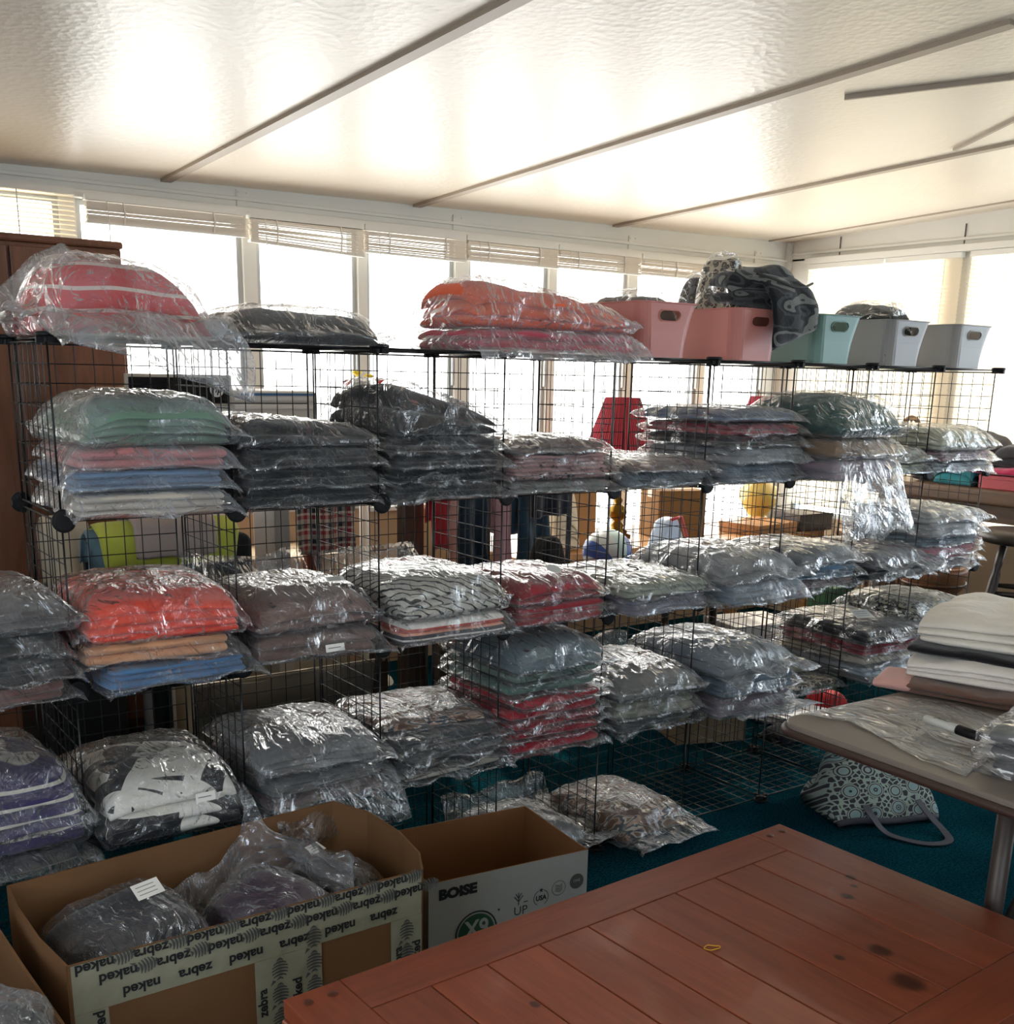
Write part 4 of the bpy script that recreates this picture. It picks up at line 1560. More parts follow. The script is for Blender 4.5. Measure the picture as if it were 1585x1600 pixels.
# black chair piled with clothes, beige coat
ch = thing('office_chair', 'black padded office chair buried under yellow and grey clothes', 'chair', (.50, 1.02, 0))
m = MB()
m.box(-.24, .24, -.20, .22, .46, .55)
m.build('seat', plain('black seat fabric', '#16171a', .9), ch, bevel=.03, seg=4)
m = MB()
m.box(-.22, .22, -.27, -.19, .56, .93)
m.build('backrest', plain('black seat fabric', '#16171a', .9), ch, bevel=.03, seg=4)
MB().bar((0, 0, .10), (0, 0, .47), .03, 12).build('pedestal', BLACKPLASTIC, ch)
for k in range(5):
    a = 2*PI*k/5+.2
    lg = MB().bar((.02*math.cos(a), .02*math.sin(a), .11), (.28*math.cos(a), .28*math.sin(a), .075), .02, 8, .014).build('leg', BLACKPLASTIC, ch)
    MB().bar((.28*math.cos(a)-.01, .28*math.sin(a), .03), (.28*math.cos(a)+.01, .28*math.sin(a), .03), .028, 12).build('caster', BLACKPLASTIC, lg)


def drape(label, cat, name, x0, x1, y, ztop, zbot, color, pattern=None, folds=3, seed=3, over=.10, amp=.016, thick=.014, group=None, taper=0.0):
    """cloth hanging over a bar or chair back at y, front side down to zbot, back side shorter"""
    o = thing(name, label, cat, ((x0+x1)/2, y, ztop), 0, group)
    n, q = 30, 26
    s_ = np.linspace(0, 1, n)
    L1, L2 = ztop-zbot, (ztop-zbot)*.6
    W_ = (x1-x0)/2
    U, T_ = np.meshgrid(np.linspace(-1, 1, q), s_)
    tot = L1+L2
    dd = T_*tot
    front = dd > L2
    rad = over/2
    Z = np.where(front, -(dd-L2), -(L2-dd))
    sgn = np.clip((dd-L2)/.03, -1, 1)
    Y = -rad*sgn
    Z = Z*1.0-.0
    depth = np.clip(-Z/.15, 0, 1)
    fold_ = amp*np.sin(U*PI*folds+seed+.8*np.sin(Z*9+seed))*depth
    X = U*W_*(1-taper*depth)+.010*wave(Z, U*.1, seed, 20)
    Zr = Z+.012*wave(U*.3, Z*.2, seed+4, 18)*np.where(front, depth, depth)
    Y = Y+fold_
    nrm = np.where(sgn < 0, 1, -1)
    e_ = np.sqrt(np.clip(1-np.abs(U)**6, 0, 1))*np.sqrt(np.clip(1-np.abs(2*T_-1)**14, 0, 1))
    A = np.stack([X, Y-thick/2*e_*1, Zr+thick/2*e_*(1-np.abs(sgn))], -1)
    B = np.stack([X, Y+thick/2*e_*1, Zr-thick/2*e_*(1-np.abs(sgn))], -1)
    V = np.concatenate([A.reshape(-1, 3), B[1:-1, 1:-1].reshape(-1, 3)])
    me = npmesh('cloth', V, grid_faces(q, n))
    link('cloth', me, o, fabric(color, pattern))
    return o


drape('neon yellow shirt over the back of the black chair', 'shirt', 'yellow_shirt', .245, .66, .75, .985, .865, '#c6cc50', folds=1.2, seed=2, over=.12, amp=.012, taper=.12)
drape('grey beige folded sweater lying over the neon yellow shirt', 'sweater', 'beige_sweater', .345, .575, .742, 1.015, .89, '#b7a59b', folds=.8, seed=5, over=.15, amp=.01, thick=.022)
drape('slate blue garment hanging beside the neon yellow shirt', 'garment', 'blue_garment', .235, .30, .80, .96, .80, '#6d8794', folds=1, seed=8, over=.09)
drape('black skirt hanging below the neon yellow shirt', 'skirt', 'black_skirt', .25, .68, .83, .93, .70, '#15161a', folds=2, seed=11, over=.12)
o = drape('cream coat hanging beside the wardrobe', 'coat', 'cream_coat', .195, .33, 1.12, .965, .60, '#cdbfa8', folds=1.5, seed=6, over=.08)
# dark case under the rack, behind
cse = MB().box(-.14, .14, -.16, .16, 0, .42)
o = cse.build('black_case', plain('black case', '#0d0e10', .5), None, (.36, 1.60, 0), (0, 0, .1), bevel=.02, seg=3)
tag(o, 'black case on the carpet behind the left part of the rack', 'case')
# beige cabinet panel behind
bc = thing('low_cabinet', 'low beige cabinet with a pale edge, behind the rack at left', 'cabinet', (1.02, 2.02, 0))
m = MB().box(-.22, .55, -.12, .2, .04, .62)
m.build('body', plain('tan laminate', '#d0b896', .6, 0, .3, .05, 20, .12), bc, bevel=.004)
MB().box(-.245, -.22, -.125, .2, .04, .62).build('side_panel', plain('pale edge', '#bdb6aa', .6), bc)
MB().box(-.24, .57, -.14, .21, .62, .645).build('top_board', plain('tan laminate', '#d0b896', .6, 0, .3, .05, 20, .12), bc, bevel=.003)

# red-brown chair with plaid shirt
RB = wood('reddish brown wood', '#7a3d28', 1.2, .4, 'Z')
DB = wood('dark walnut wood', '#4a382c', 1.2, .45, 'Z')
xa, xb = at(415, 845, 1, 1.80)[0], at(488, 845, 1, 1.80)[0]
tr = thing('coat_stand', 'reddish brown two-post wooden stand with a plaid shirt hung on it', 'stand', ((xa+xb)/2, 1.80, 0))
hg = (xb-xa)/2
for x in (-hg, hg):
    MB().box(x-.036, x+.036, -.025, .025, .03, 1.05).build('post', RB, tr, bevel=.005)
    MB().box(x-.03, x+.03, -.08, .08, 0, .03).build('foot', RB, tr, bevel=.005)
MB().box(-hg-.04, hg+.04, -.02, .02, 1.05, 1.09).build('top_rail', RB, tr, bevel=.004)
MB().box(-hg+.036, hg-.036, -.012, .012, .50, .55).build('cross_rail', RB, tr, bevel=.004)
pa, pb = at(455, 830, 1, 1.74)[0], at(545, 830, 1, 1.74)[0]
drape('red, grey and white plaid shirt hanging on the reddish wooden stand', 'shirt', 'plaid_shirt', pa, pb, 1.74, 1.10, at(500, 862, 1, 1.74)[2], '#8a8a8a', 'plaid', folds=1.7, seed=4, over=.10, amp=.02)

# dark bookcase frame with clothes hung inside
fr_ = thing('garment_stand', 'dark walnut stand with clothes hanging between its posts', 'clothes stand', (1.78, 1.36, 0))
for x in (-.16, .16):
    MB().box(x-.045, x+.045, -.03, .03, 0, 1.02).build('post', DB, fr_, bevel=.004)
MB().box(-.20, .20, -.028, .028, 1.02, 1.05).build('rail', DB, fr_, bevel=.004)
MB().box(-.20, .20, -.10, .30, .38, .41).build('shelf', DB, fr_, bevel=.003)
for x in (-.16, .16):
    MB().box(x-.03, x+.03, .24, .30, 0, .38).build('leg', DB, fr_, bevel=.003)
drape('crimson garment between the walnut posts', 'garment', 'crimson_garment', 1.655, 1.735, 1.27, 1.00, .74, '#a02430', folds=1, seed=3, over=.05)
drape('pale striped garment edge beside the crimson one', 'garment', 'striped_garment', 1.735, 1.765, 1.275, 1.00, .66, '#d8b0a4', folds=1, seed=9, over=.04)
drape('navy blue garment hanging between the walnut posts', 'garment', 'navy_garment', 1.77, 1.90, 1.27, 1.00, .60, '#1f3040', folds=1.5, seed=7, over=.05)
drape('pale pink garment right of the walnut stand', 'garment', 'pink_garment', 2.00, 2.09, 1.35, .98, .62, '#d7a7ae', folds=1, seed=12, over=.05)
drape('dark blue jeans right of the pale pink garment', 'jeans', 'jeans', 2.10, 2.26, 1.33, .985, .60, '#2d4a5c', folds=1.4, seed=14, over=.06)
drape('dark knitted top hung over the dark blue jeans', 'top', 'dark_top', 2.12, 2.32, 1.28, 1.0, .84, '#1b2230', folds=2, seed=15, over=.08)
for x_, nm_, lb_ in ((2.18, 'clothes_rail', 'black metal rail carrying jeans and a pale pink garment'),):
    o = thing(nm_, lb_, 'clothes rail', (x_, 1.34, 0))
    MB().bar((-.22, 0, .975), (.22, 0, .975), .012, 8).build('bar', BLACKPLASTIC, o)
    for s_ in (-.22, .22):
        MB().bar((s_, 0, 0), (s_, 0, .98), .012, 8).box(s_-.01, s_+.01, -.18, .18, 0, .02).build('stand', BLACKPLASTIC, o)

# floral oven-mitt shaped pouch, cream cloth, magenta cloth
def soft(name, label, cat, x, y, z, w, d, h, color, pattern=None, layers=1, seed=5, rot=None, puff=.6, wob=1.6, wedge=0):
    o = thing(name, label, cat, (x, y, z), 0, None, rot)
    V, Fq = cloth_slabs(w, d, h, layers, seed, puff, wedge, wob)
    link('cloth', npmesh('cloth', V, Fq), o, fabric(color, pattern))
    return o


# long low table running behind the rack, sunlit
ST = wood('honey pine', '#c9925a', 1.0, .35, 'X')
tb = thing('low_table', 'honey coloured wooden table by the windows carrying lamps and boxes', 'table', (3.25, 1.80, 0))
MB().box(-1.0, 1.05, -.32, .32, .585, .625).build('tabletop', ST, tb, bevel=.005)
for x in (-.94, .99):
    for y in (-.27, .27):
        MB().box(x-.03, x+.03, y-.03, y+.03, 0, .585).build('leg', ST, tb, bevel=.004)
MB().box(-.94, .99, -.28, -.26, .50, .585).build('apron', ST, tb)

def mk_shade():
    t = NT('pleated red lampshade')
    v = t.coords()
    sp = t.n('SeparateXYZ')
    t.l(v, sp.inputs[0])
    an = t.math('ARCTAN2', sp.outputs['Y'], sp.outputs['X'])
    w = t.math('SINE', t.math('MULTIPLY', an, 90))
    c = t.mix(t.math('MULTIPLY_ADD', w, .5, .5), rgb('#8a3040'), rgb('#c8646e'))
    d = t.n('BsdfDiffuse')
    t.l(c, d.inputs['Color'])
    tl = t.n('BsdfTranslucent')
    t.l(c, tl.inputs['Color'])
    mx = t.n('MixShader')
    mx.inputs[0].default_value = .45
    t.l(d.outputs[0], mx.inputs[1])
    t.l(tl.outputs[0], mx.inputs[2])
    return t.out(mx.outputs[0])


SHADE = mk_shade()
BRASS = plain('polished brass', '#6b5020', .3, 1.0)
AMBER = plain('pale yellow glass', '#cdb865', .12, 0, .8)


def lamp(label, x, y, zb, zs0, zs1, r0, r1, prof, mat):
    o = thing('table_lamp', label, 'lamp', (x, y, zb))
    MB().lathe(prof, n=26).build('lamp_base', mat, o, smooth=True)
    MB().bar((0, 0, prof[-1][1]), (0, 0, zs0-zb+.10), .008, 10).build('stem', BRASS, o)
    sh = MB().lathe([(r0, zs0-zb), (r1, zs1-zb)], n=96, close=False, wob=lambda k: .012*(1 if k % 2 else -1)).build('lamp_shade', SHADE, o)
    s2 = sh.modifiers.new('t', 'SOLIDIFY')
    s2.thickness = .002
    return o


brassprof = [(.07, 0), (.072, .012), (.05, .02), (.055, .03), (.03, .045), (.035, .06), (.018, .08), (.04, .10), (.048, .125), (.04, .15), (.016, .165), (.025, .185), (.014, .20), (.012, .30)]
lamp('lamp with red pleated shade on a turned brass base', 3.08, 1.80, .626, 1.045, 1.31, .18, .085, brassprof, BRASS)
glassprof = [(.075, 0), (.08, .015), (.05, .03), (.06, .05), (.10, .10), (.115, .16), (.10, .20), (.05, .23), (.035, .25), (.045, .27), (.02, .30)]
lamp('lamp with red pleated shade on a bulging yellow base, farther right', 4.22, 1.90, .626, 1.07, 1.32, .17, .085, glassprof, AMBER)

KRAFT = cardboard('#a1764c')


def open_carton(label, x, y, z, w, d, h, mat, rz=0, th=.004, flaps=None, inner=None, name='cardboard_box'):
    o = thing(name, label, 'box', (x, y, z), rz)
    mats = [mat, inner or mat]
    for (a, b, c, e) in ((-w/2, w/2, -d/2, -d/2+th), (-w/2, w/2, d/2-th, d/2), (-w/2, -w/2+th, -d/2+th, d/2-th), (w/2-th, w/2, -d/2+th, d/2-th)):
        MB().box(a, b, c, e, th, h).build('side_wall', mats[0], o)
    MB().box(-w/2, w/2, -d/2, d/2, 0, th).build('bottom', mats[0], o)
    return o


def closed_carton(label, x, y, z, w, d, h, mat, rz=0, name='cardboard_box'):
    lid = name != 'cardboard_box'
    o = thing(name, label, 'box', (x, y, z), rz)
    MB().box(-w/2, w/2, -d/2, d/2, 0, h).build('body', mat, o, bevel=.003)
    if lid:
        MB().box(-w/2-.001, w/2+.001, -d/2-.001, d/2+.001, h-.018, h+.001).build('lid', mat, o, bevel=.002)
    else:
        MB().box(-w/2-.0005, w/2+.0005, -.025, .025, h-.04, h+.0008).build('tape', plain('clear brown tape', '#a98a5c', .3), o)
    return o


closed_carton('orange tan cardboard box on the pine table, left of the brass lamp', 2.70, 1.72, .626, .20, .18, .26, KRAFT, .2)
closed_carton('larger tan cardboard box right of the brass lamp on the pine table', 3.36, 1.70, .626, .26, .22, .24, cardboard('#8f6a42'), -.3)
closed_carton('flat honey coloured wooden case lying right on the pine table', 3.90, 1.60, .626, .34, .26, .055, wood('honey case', '#b9814a', 1, .4, 'X'), .1, 'wooden_case')
closed_carton('flat dark case on the pine table beside the yellow lamp base', 4.22, 1.57, .626, .24, .20, .09, plain('dark brown case', '#3b2c22', .5), -.1, 'flat_case')
soft('cream_cloth', 'cream ruffled cloth standing behind the orange tan box', 'cloth', 2.56, 1.60, .626, .14, .12, .28, '#dccbb0', seed=41, layers=4)

# toys and cloths on a stool-high bench closer to the rack
bn = thing('padded_bench', 'pale padded bench behind the rack heaped with toys and cloths', 'bench', (2.45, 1.12, 0))
MB().box(-.42, .55, -.20, .20, .50, .60).build('cushion', plain('pale cushion', '#c5c2bd', .8), bn, bevel=.02, seg=3)
for x in (-.36, .49):
    for y in (-.15, .15):
        MB().bar((x, y, 0), (x, y, .50), .018, 8).build('leg', DB, bn)
def mk_ball():
    t = NT('blue and white beach ball')
    v = t.coords()
    sp = t.n('SeparateXYZ')
    t.l(v, sp.inputs[0])
    a = t.math('ARCTAN2', sp.outputs['Z'], sp.outputs['X'])
    f = t.math('FRACT', t.math('MULTIPLY', t.math('ADD', a, PI), 3/PI))
    c = t.ramp(f, [(0, rgb('#4a6cc0')), (.33, rgb('#cfe8e6')), (.66, rgb('#e6eef0'))], 'CONSTANT')
    return t.out(t.bsdf(c, .3).outputs[0])


o = thing('beach_ball', 'blue, white and pale green beach ball on the padded bench', 'ball', (2.42, 1.10, .60))
MB().lathe([(.001, 0)]+[(.105*math.sin(PI*k/14), .105*(1-math.cos(PI*k/14))*.92) for k in range(1, 14)]+[(.001, .193)], n=30).build('shell', mk_ball(), o, smooth=True)
MB().lathe([(.006, 0), (.006, .008), (.001, .009)], (0, 0, .19), n=12).build('valve', WHITELABEL, o)
o = thing('float_toy', 'pale blue inflatable toy with a red seam, leaning up behind the beach ball', 'toy', (2.80, 1.14, .60), .3)
MB().prism([(-.13, 0), (.13, 0), (.10, .10), (.02, .22), (-.06, .21), (-.12, .10)], -.04, .04).build('body', plain('pale blue vinyl', '#c3d3ea', .35), o, (0, 0, 0), (PI/2, 0, 0), bevel=.02, seg=3)
MB().tube([(.13, -.04, 0), (.11, -.045, .10), (.03, -.045, .22), (-.05, -.045, .215)], .008, 6).build('seam', plain('red vinyl', '#d04a50', .4), o, smooth=True)
soft('magenta_cloth', 'magenta cloth bunched left of the beach ball', 'cloth', 2.22, 1.02, .60, .20, .16, .07, '#b01f4a', seed=31)
soft('black_bag', 'small black bag slumped below the jeans', 'bag', 2.12, 1.12, .60, .12, .12, .16, '#16161a', seed=33)

def mk_flower():
    t = NT('pink and black flower print')
    v = t.coords((9, 9, 9))
    vo = t.n('TexVoronoi')
    t.l(v, vo.inputs['Vector'])
    vo.inputs['Scale'].default_value = 1.0
    c = t.ramp(vo.outputs['Distance'], [(0, rgb('#9fc4c8')), (.10, (.01, .01, .012, 1)), (.30, (.012, .01, .014, 1)), (.33, rgb('#e9dfe4')), (.55, rgb('#d8477e'))], 'CONSTANT')
    return t.out(t.bsdf(c, .6).outputs[0])


o = thing('flower_print_pouch', 'white and pink pouch with black flower print behind the rack', 'pouch', (1.44, 1.05, .0))
V, Fq = cloth_slabs(.28, .10, .155, 1, 61, .6, 0, 1)
link('pouch_body', npmesh('pouch', V, Fq), o, mk_flower(), (0, 0, .60))
st = thing('stool', 'dark wooden stool under the flower print pouch', 'stool', (1.46, 1.06, 0))
MB().lathe([(.001, .56), (.19, .56), (.20, .575), (.19, .597), (.001, .599)], n=28, close=False).build('seat', DB, st)
for k in range(4):
    a = PI/4+k*PI/2
    MB().bar((.12*math.cos(a), .12*math.sin(a), .565), (.17*math.cos(a), .17*math.sin(a), 0), .016, 8, .012).build('leg', DB, st)
soft('cream_towel', 'cream towel folded beside the flower print pouch', 'towel', 1.60, 1.10, .602, .13, .16, .10, '#d6cbb6', seed=35, layers=3, puff=.4)

# flowers on the window sill
vz = thing('flower_bouquet', 'bouquet with yellow and red blooms in clear wrap near the window', 'bouquet', (1.765, 2.02, .02))
stt = thing('plant_stand', 'slim pale stand under the flower bouquet', 'stand', (1.765, 2.02, 0))
MB().lathe([(.12, 1.08), (.12, 1.10), (.001, 1.10)], n=24, close=True).build('top_board', OFFWHITE, stt)
MB().bar((0, 0, .02), (0, 0, 1.08), .02, 10).lathe([(.13, 0), (.12, .02), (.02, .03)], n=20).build('pedestal', OFFWHITE, stt)
GLS = film_mat(.12, .8, 'wrap', 1.2)
MB().lathe([(.03, 1.105), (.05, 1.16), (.09, 1.24), (.12, 1.30)], n=22, close=False, wob=lambda k: .06*math.sin(k*2.1)).build('clear_wrap', GLS, vz, smooth=True)
GL = plain('leaf green', '#5d8a4a', .6)
r = random.Random(4)
for k, (dx, dy, z, c, nm) in enumerate([(-.075, 0, 1.335, '#e2697c', 'pink'), (-.02, .01, 1.375, '#f0d838', 'yellow'), (.02, -.02, 1.36, '#e8cc30', 'yellow'), (.085, 0, 1.345, '#e0402f', 'red'), (.10, .02, 1.305, '#b8222c', 'red'), (-.045, -.02, 1.30, '#f2c7c9', 'pale')]):
    m = MB()
    for q in range(7):
        a = 2*PI*q/7
        e = Vector((math.cos(a)*.016, math.sin(a)*.016, .012))
        m.bar((dx, dy, z-.01), (dx+e.x, dy+e.y, z+e.z), .003, 5, .010)
    m.build('bloom', plain(nm+' petal', c, .6), vz, smooth=True)
    MB().bar((dx*.2, dy*.2, 1.11), (dx, dy, z-.01), .0025, 5).build('flower_stem', GL, vz)
for k in range(5):
    a = k*1.3
    V = [(0.02*math.cos(a), .02*math.sin(a), 1.22), (.06*math.cos(a)-.02*math.sin(a), .06*math.sin(a)+.02*math.cos(a), 1.27), (.09*math.cos(a), .09*math.sin(a), 1.30), (.06*math.cos(a)+.02*math.sin(a), .06*math.sin(a)-.02*math.cos(a), 1.27)]
    lf = MB().add(V, [(0, 1, 2, 3)]).build('leaf', GL, vz)
    lf.modifiers.new('t', 'SOLIDIFY').thickness = .0015

# ---- right: bar table, stool, chair back, clothes
BT = wood('brown bar table wood', '#6b4f3a', 1.0, .35, 'Y')
bt = thing('bar_table', 'tall brown wooden table at the right with clothes heaped on it', 'table', (4.37, .33, 0))
MB().box(-.33, .30, -1.0, .72, .885, .955).build('tabletop', BT, bt, bevel=.012, seg=3)
for x in (-.24, .22):
    for y in (-.90, .62):
        MB().box(x-.04, x+.04, y-.04, y+.04, 0, .885).build('leg', BT, bt, bevel=.006)
MB().box(-.24, -.22, -.86, .58, .80, .885).build('apron', BT, bt)

ZT2 = .955
soft('black_jacket', 'dark brown and black jacket heaped highest on the bar table', 'jacket', 4.27, .67, ZT2, .26, .40, .25, '#2c2626', layers=3, seed=71, puff=.5)
soft('turquoise_scarf', 'turquoise scarf tucked among the dark clothes on the bar table', 'scarf', 4.13, .62, ZT2+.0, .09, .20, .13, '#2f8a96', layers=2, seed=72)
soft('magenta_shirt', 'magenta shirt spread under the dark clothes on the bar table', 'top', 4.14, .40, ZT2+.065, .16, .26, .03, '#c0285a', layers=1, seed=73)
soft('charcoal_top', 'charcoal top lying above the red box', 'top', 4.20, .36, ZT2+.10, .16, .24, .10, '#33343a', layers=2, seed=74)
o = closed_carton('glittery red box on the bar table edge', 4.17, .38, ZT2, .18, .20, .060, plain('glitter red', '#b8434d', .35, .2, .6, .4, 300, .3), 0, 'red_box')
# pink fluffy boa
bo = thing('pink_boa', 'hot pink looped yarn scarf on top of the dark clothes', 'scarf', (4.16, .20, ZT2+.10))
m = MB()
r = random.Random(9)
for k in range(260):
    a, b = r.uniform(0, 2*PI), r.uniform(-.2, 1.3)
    R0 = .11
    c = Vector((.09*math.cos(a)*math.cos(b), .13*math.sin(a)*math.cos(b), .09+.15*math.sin(b)))
    d = Vector((r.gauss(0, 1), r.gauss(0, 1), r.gauss(0, .7))).normalized()*.028
    m.tube([c, c+d*.6+Vector((0, 0, .008)), c+d+Vector((0, 0, -.004)), c+d*1.15+Vector((0, 0, -.02))], .0065, 4)
m.lathe([(.06, 0), (.10, .05), (.095, .14), (.05, .20), (.001, .21)], n=20)
m.build('yarn_loops', fabric('#e05f86'), bo)

CHW = wood('light brown chair wood', '#9a7450', 1.2, .4, 'Z')
wc = thing('windsor_chair', 'bow-backed wooden chair behind the bar table', 'chair', (4.42, 1.24, 0))
MB().lathe([(.001, .60), (.19, .60), (.21, .62), (.20, .64), (.001, .645)], n=28, close=False).build('seat', CHW, wc)
for k in range(4):
    a = PI/4+k*PI/2
    MB().bar((.12*math.cos(a), .12*math.sin(a), .60), (.19*math.cos(a), .19*math.sin(a), 0), .018, 8, .013).build('leg', CHW, wc)
bow = [(.20*math.cos(t_), -.14, .64+.60*math.sin(t_)) for t_ in np.linspace(0, PI, 19)]
MB().tube(bow, .013, 8).build('bow', CHW, wc, smooth=True)
for k in range(5):
    x = -.12+.06*k
    MB().bar((x, -.14, .64), (x, -.14, .64+.60*math.sqrt(max(0, 1-(x/.20)**2))), .007, 6).build('spindle', CHW, wc)

SW = wood('dark turned oak', '#3c3128', 1.2, .4, 'Z')
bs = thing('bar_stool', 'dark round wooden bar stool with turned rungs at the right edge', 'stool', (3.72, .02, 0), .5)
MB().lathe([(.001, .79), (.16, .79), (.185, .80), (.19, .82), (.18, .835), (.001, .83)], n=36, close=False).build('seat', SW, bs, smooth=True)
for k in range(4):
    a = PI/4+k*PI/2
    p0, p1 = Vector((.11*math.cos(a), .11*math.sin(a), .80)), Vector((.24*math.cos(a), .24*math.sin(a), 0))
    pp = [p0.lerp(p1, t_) for t_ in (0, .12, .16, .2, .35, .5, .55, .6, .8, .86, 1)]
    MB().tube(pp, [.014, .017, .012, .019, .022, .021, .014, .020, .018, .012, .012], 10).build('leg', SW, bs, smooth=True)
for z in (.22, .40, .56):
    for k in range(4):
        a, b = PI/4+k*PI/2, PI/4+(k+1)*PI/2
        q = .24-.13*z/.8
        p0, p1 = Vector((q*math.cos(a), q*math.sin(a), z+.03*(k % 2))), Vector((q*math.cos(b), q*math.sin(b), z+.03*(k % 2)))
        MB().tube([p0.lerp(p1, t_) for t_ in (0, .25, .45, .5, .55, .75, 1)], [.007, .011, .012, .009, .012, .011, .007], 8).build('rung', SW, bs, smooth=True)

# slatted wooden basket on a small stand, seen through the rack
bk = thing('wooden_basket', 'round banded wooden tub behind the far end of the rack', 'tub', (3.93, .55, 0))
MB().lathe([(.10, .47), (.13, .50), (.145, .58), (.14, .60), (.12, .60), (.10, .49), (.001, .49)], n=30, close=False).build('tub_body', wood('tub wood', '#8f5f3f', 1.4, .4, 'X'), bk, smooth=True)
MB().lathe([(.137, .515), (.142, .515), (.146, .53), (.140, .53)], n=30, close=False).build('hoop', wood('tub hoop', '#6a432c', 1.4, .4, 'X'), bk, smooth=True)
MB().lathe([(.12, 0), (.12, .02), (.03, .04), (.03, .44), (.09, .47), (.001, .47)], n=20, close=False).build('pedestal', SW, bk, smooth=True)

# things on the carpet behind and under the rack
KR2 = cardboard('#8c7a62')
closed_carton('brown grey cardboard box on the carpet behind the middle of the rack', 2.56, .64, 0, .30, .22, .20, KR2, -.35)
closed_carton('white flat box standing behind the far bays of the rack', 3.22, 1.0, 0, .34, .26, .34, plain('white card', '#d4d2d2', .7), -.2, 'white_box')
closed_carton('green and white box behind the far bays of the rack', 3.55, .82, 0, .16, .14, .50, plain('green card', '#2b5a3a', .6), .1, 'green_box')
pp = thing('paper_stack', 'loose stack of white paper on the carpet beyond the rack', 'papers', (3.02, .56, 0), .25)
m = MB()
r = random.Random(2)
for k in range(9):
    a = r.uniform(-.25, .25)
    M4 = Matrix.Rotation(a, 4, 'Z') @ Matrix.Translation((r.uniform(-.02, .02), r.uniform(-.02, .02), .004+.006*k))
    b_ = len(m.v)
    m.box(-.11, .11, -.14, .14, 0, .0035)
    m.v[b_:] = [tuple(M4 @ Vector(q)) for q in m.v[b_:]]
m.build('sheets', plain('white paper', '#dfe1ea', .7), pp)
soft('baseball_cap', 'small red cap on the carpet beside the white papers', 'cap', 3.26, .56, 0, .16, .14, .09, '#c02a30', seed=81)
soft('navy_cloth', 'dark navy cloth under the papers on the carpet', 'cloth', 2.86, .42, 0, .26, .14, .05, '#141827', seed=82, layers=2)
# ================================================================ foreground: cartons
KRAFT2 = cardboard('#775639')


def bent_wall(pts, h0, h1, th, mat, name, parent, top=None):
    """cardboard wall along a polyline of (x, y), real thickness; top = function of s giving height"""
    n = len(pts)
    P = [Vector((p[0], p[1], 0)) for p in pts]
    vs = []
    for i, p in enumerate(P):
        d = (P[min(i+1, n-1)]-P[max(i-1, 0)]).normalized()
        nn = Vector((-d.y, d.x, 0))*th/2
        hh = top(i/(n-1)) if top else h1
        vs += [tuple(p-nn+Vector((0, 0, h0))), tuple(p+nn+Vector((0, 0, h0))), tuple(p+nn+Vector((0, 0, hh))), tuple(p-nn+Vector((0, 0, hh)))]
    fs = []
    for i in range(n-1):
        a, b = i*4, (i+1)*4
        for k in range(4):
            fs.append((a+k, a+(k+1) % 4, b+(k+1) % 4, b+k))
    fs += [(0, 3, 2, 1), ((n-1)*4, (n-1)*4+1, (n-1)*4+2, (n-1)*4+3)]
    return MB().add(vs, fs).build(name, mat, parent)


HB = .40
bxo = thing('carton', 'big open cardboard carton wrapped in naked zebra printed tape', 'box', (0, 0, 0))
FL, FR = at(105, 1510, 2, HB), at(660, 1358, 2, HB)
BL, BR = at(12, 1384, 2, HB), at(520, 1252, 2, HB)
FLx, FLy, FRx, FRy = FL[0], FL[1], FR[0], FR[1]
bent_wall([(FLx, FLy), (FRx, FRy)], 0, HB, .005, KRAFT2, 'front_wall', bxo)
bent_wall([(BL[0], BL[1]), ((BL[0]+BR[0])/2, (BL[1]+BR[1])/2+.004), (BR[0], BR[1])], 0, HB, .005, KRAFT2, 'back_wall', bxo)
bent_wall([(FLx, FLy), (FLx-.018, FLy+.13), (BL[0]-.004, BL[1]-.10), (BL[0], BL[1])], 0, HB, .005, KRAFT2, 'side_wall', bxo)
q = [at(u, v, 2, HB) for u, v in ((520, 1252), (575, 1268), (625, 1300), (655, 1332), (660, 1358))]
bent_wall([(p[0], p[1]) for p in q], 0, HB, .005, KRAFT2, 'side_wall', bxo)
MB().prism([(FLx, FLy), (FRx, FRy), (q[2][0], q[2][1]), (BR[0], BR[1]), (BL[0], BL[1])], .001, .006).build('bottom', KRAFT2, bxo)
# tape on the front wall
ANG = math.atan2(FRy-FLy, FRx-FLx)
WF = math.hypot(FRx-FLx, FRy-FLy)
FM = Matrix.Translation((FLx, FLy, 0)) @ Matrix.Rotation(ANG, 4, 'Z') @ Matrix.Translation((0, -.0035, 0)) @ Matrix.Rotation(PI/2, 4, 'X')


def mk_tape():
    t = NT('printed paper tape')
    v = t.coords()
    c = t.mix(t.noise(v, 25, 3), rgb('#85836f'), rgb('#a09d88'))
    return t.out(t.bsdf(c, .4, t.bump(t.noise(v, 60, 3), .15, .002), 0, .4).outputs[0])


TAPE = mk_tape()
INK = plain('black ink', '#191a1c', .6)
INK2 = plain('faded ink', '#4b4c49', .7)


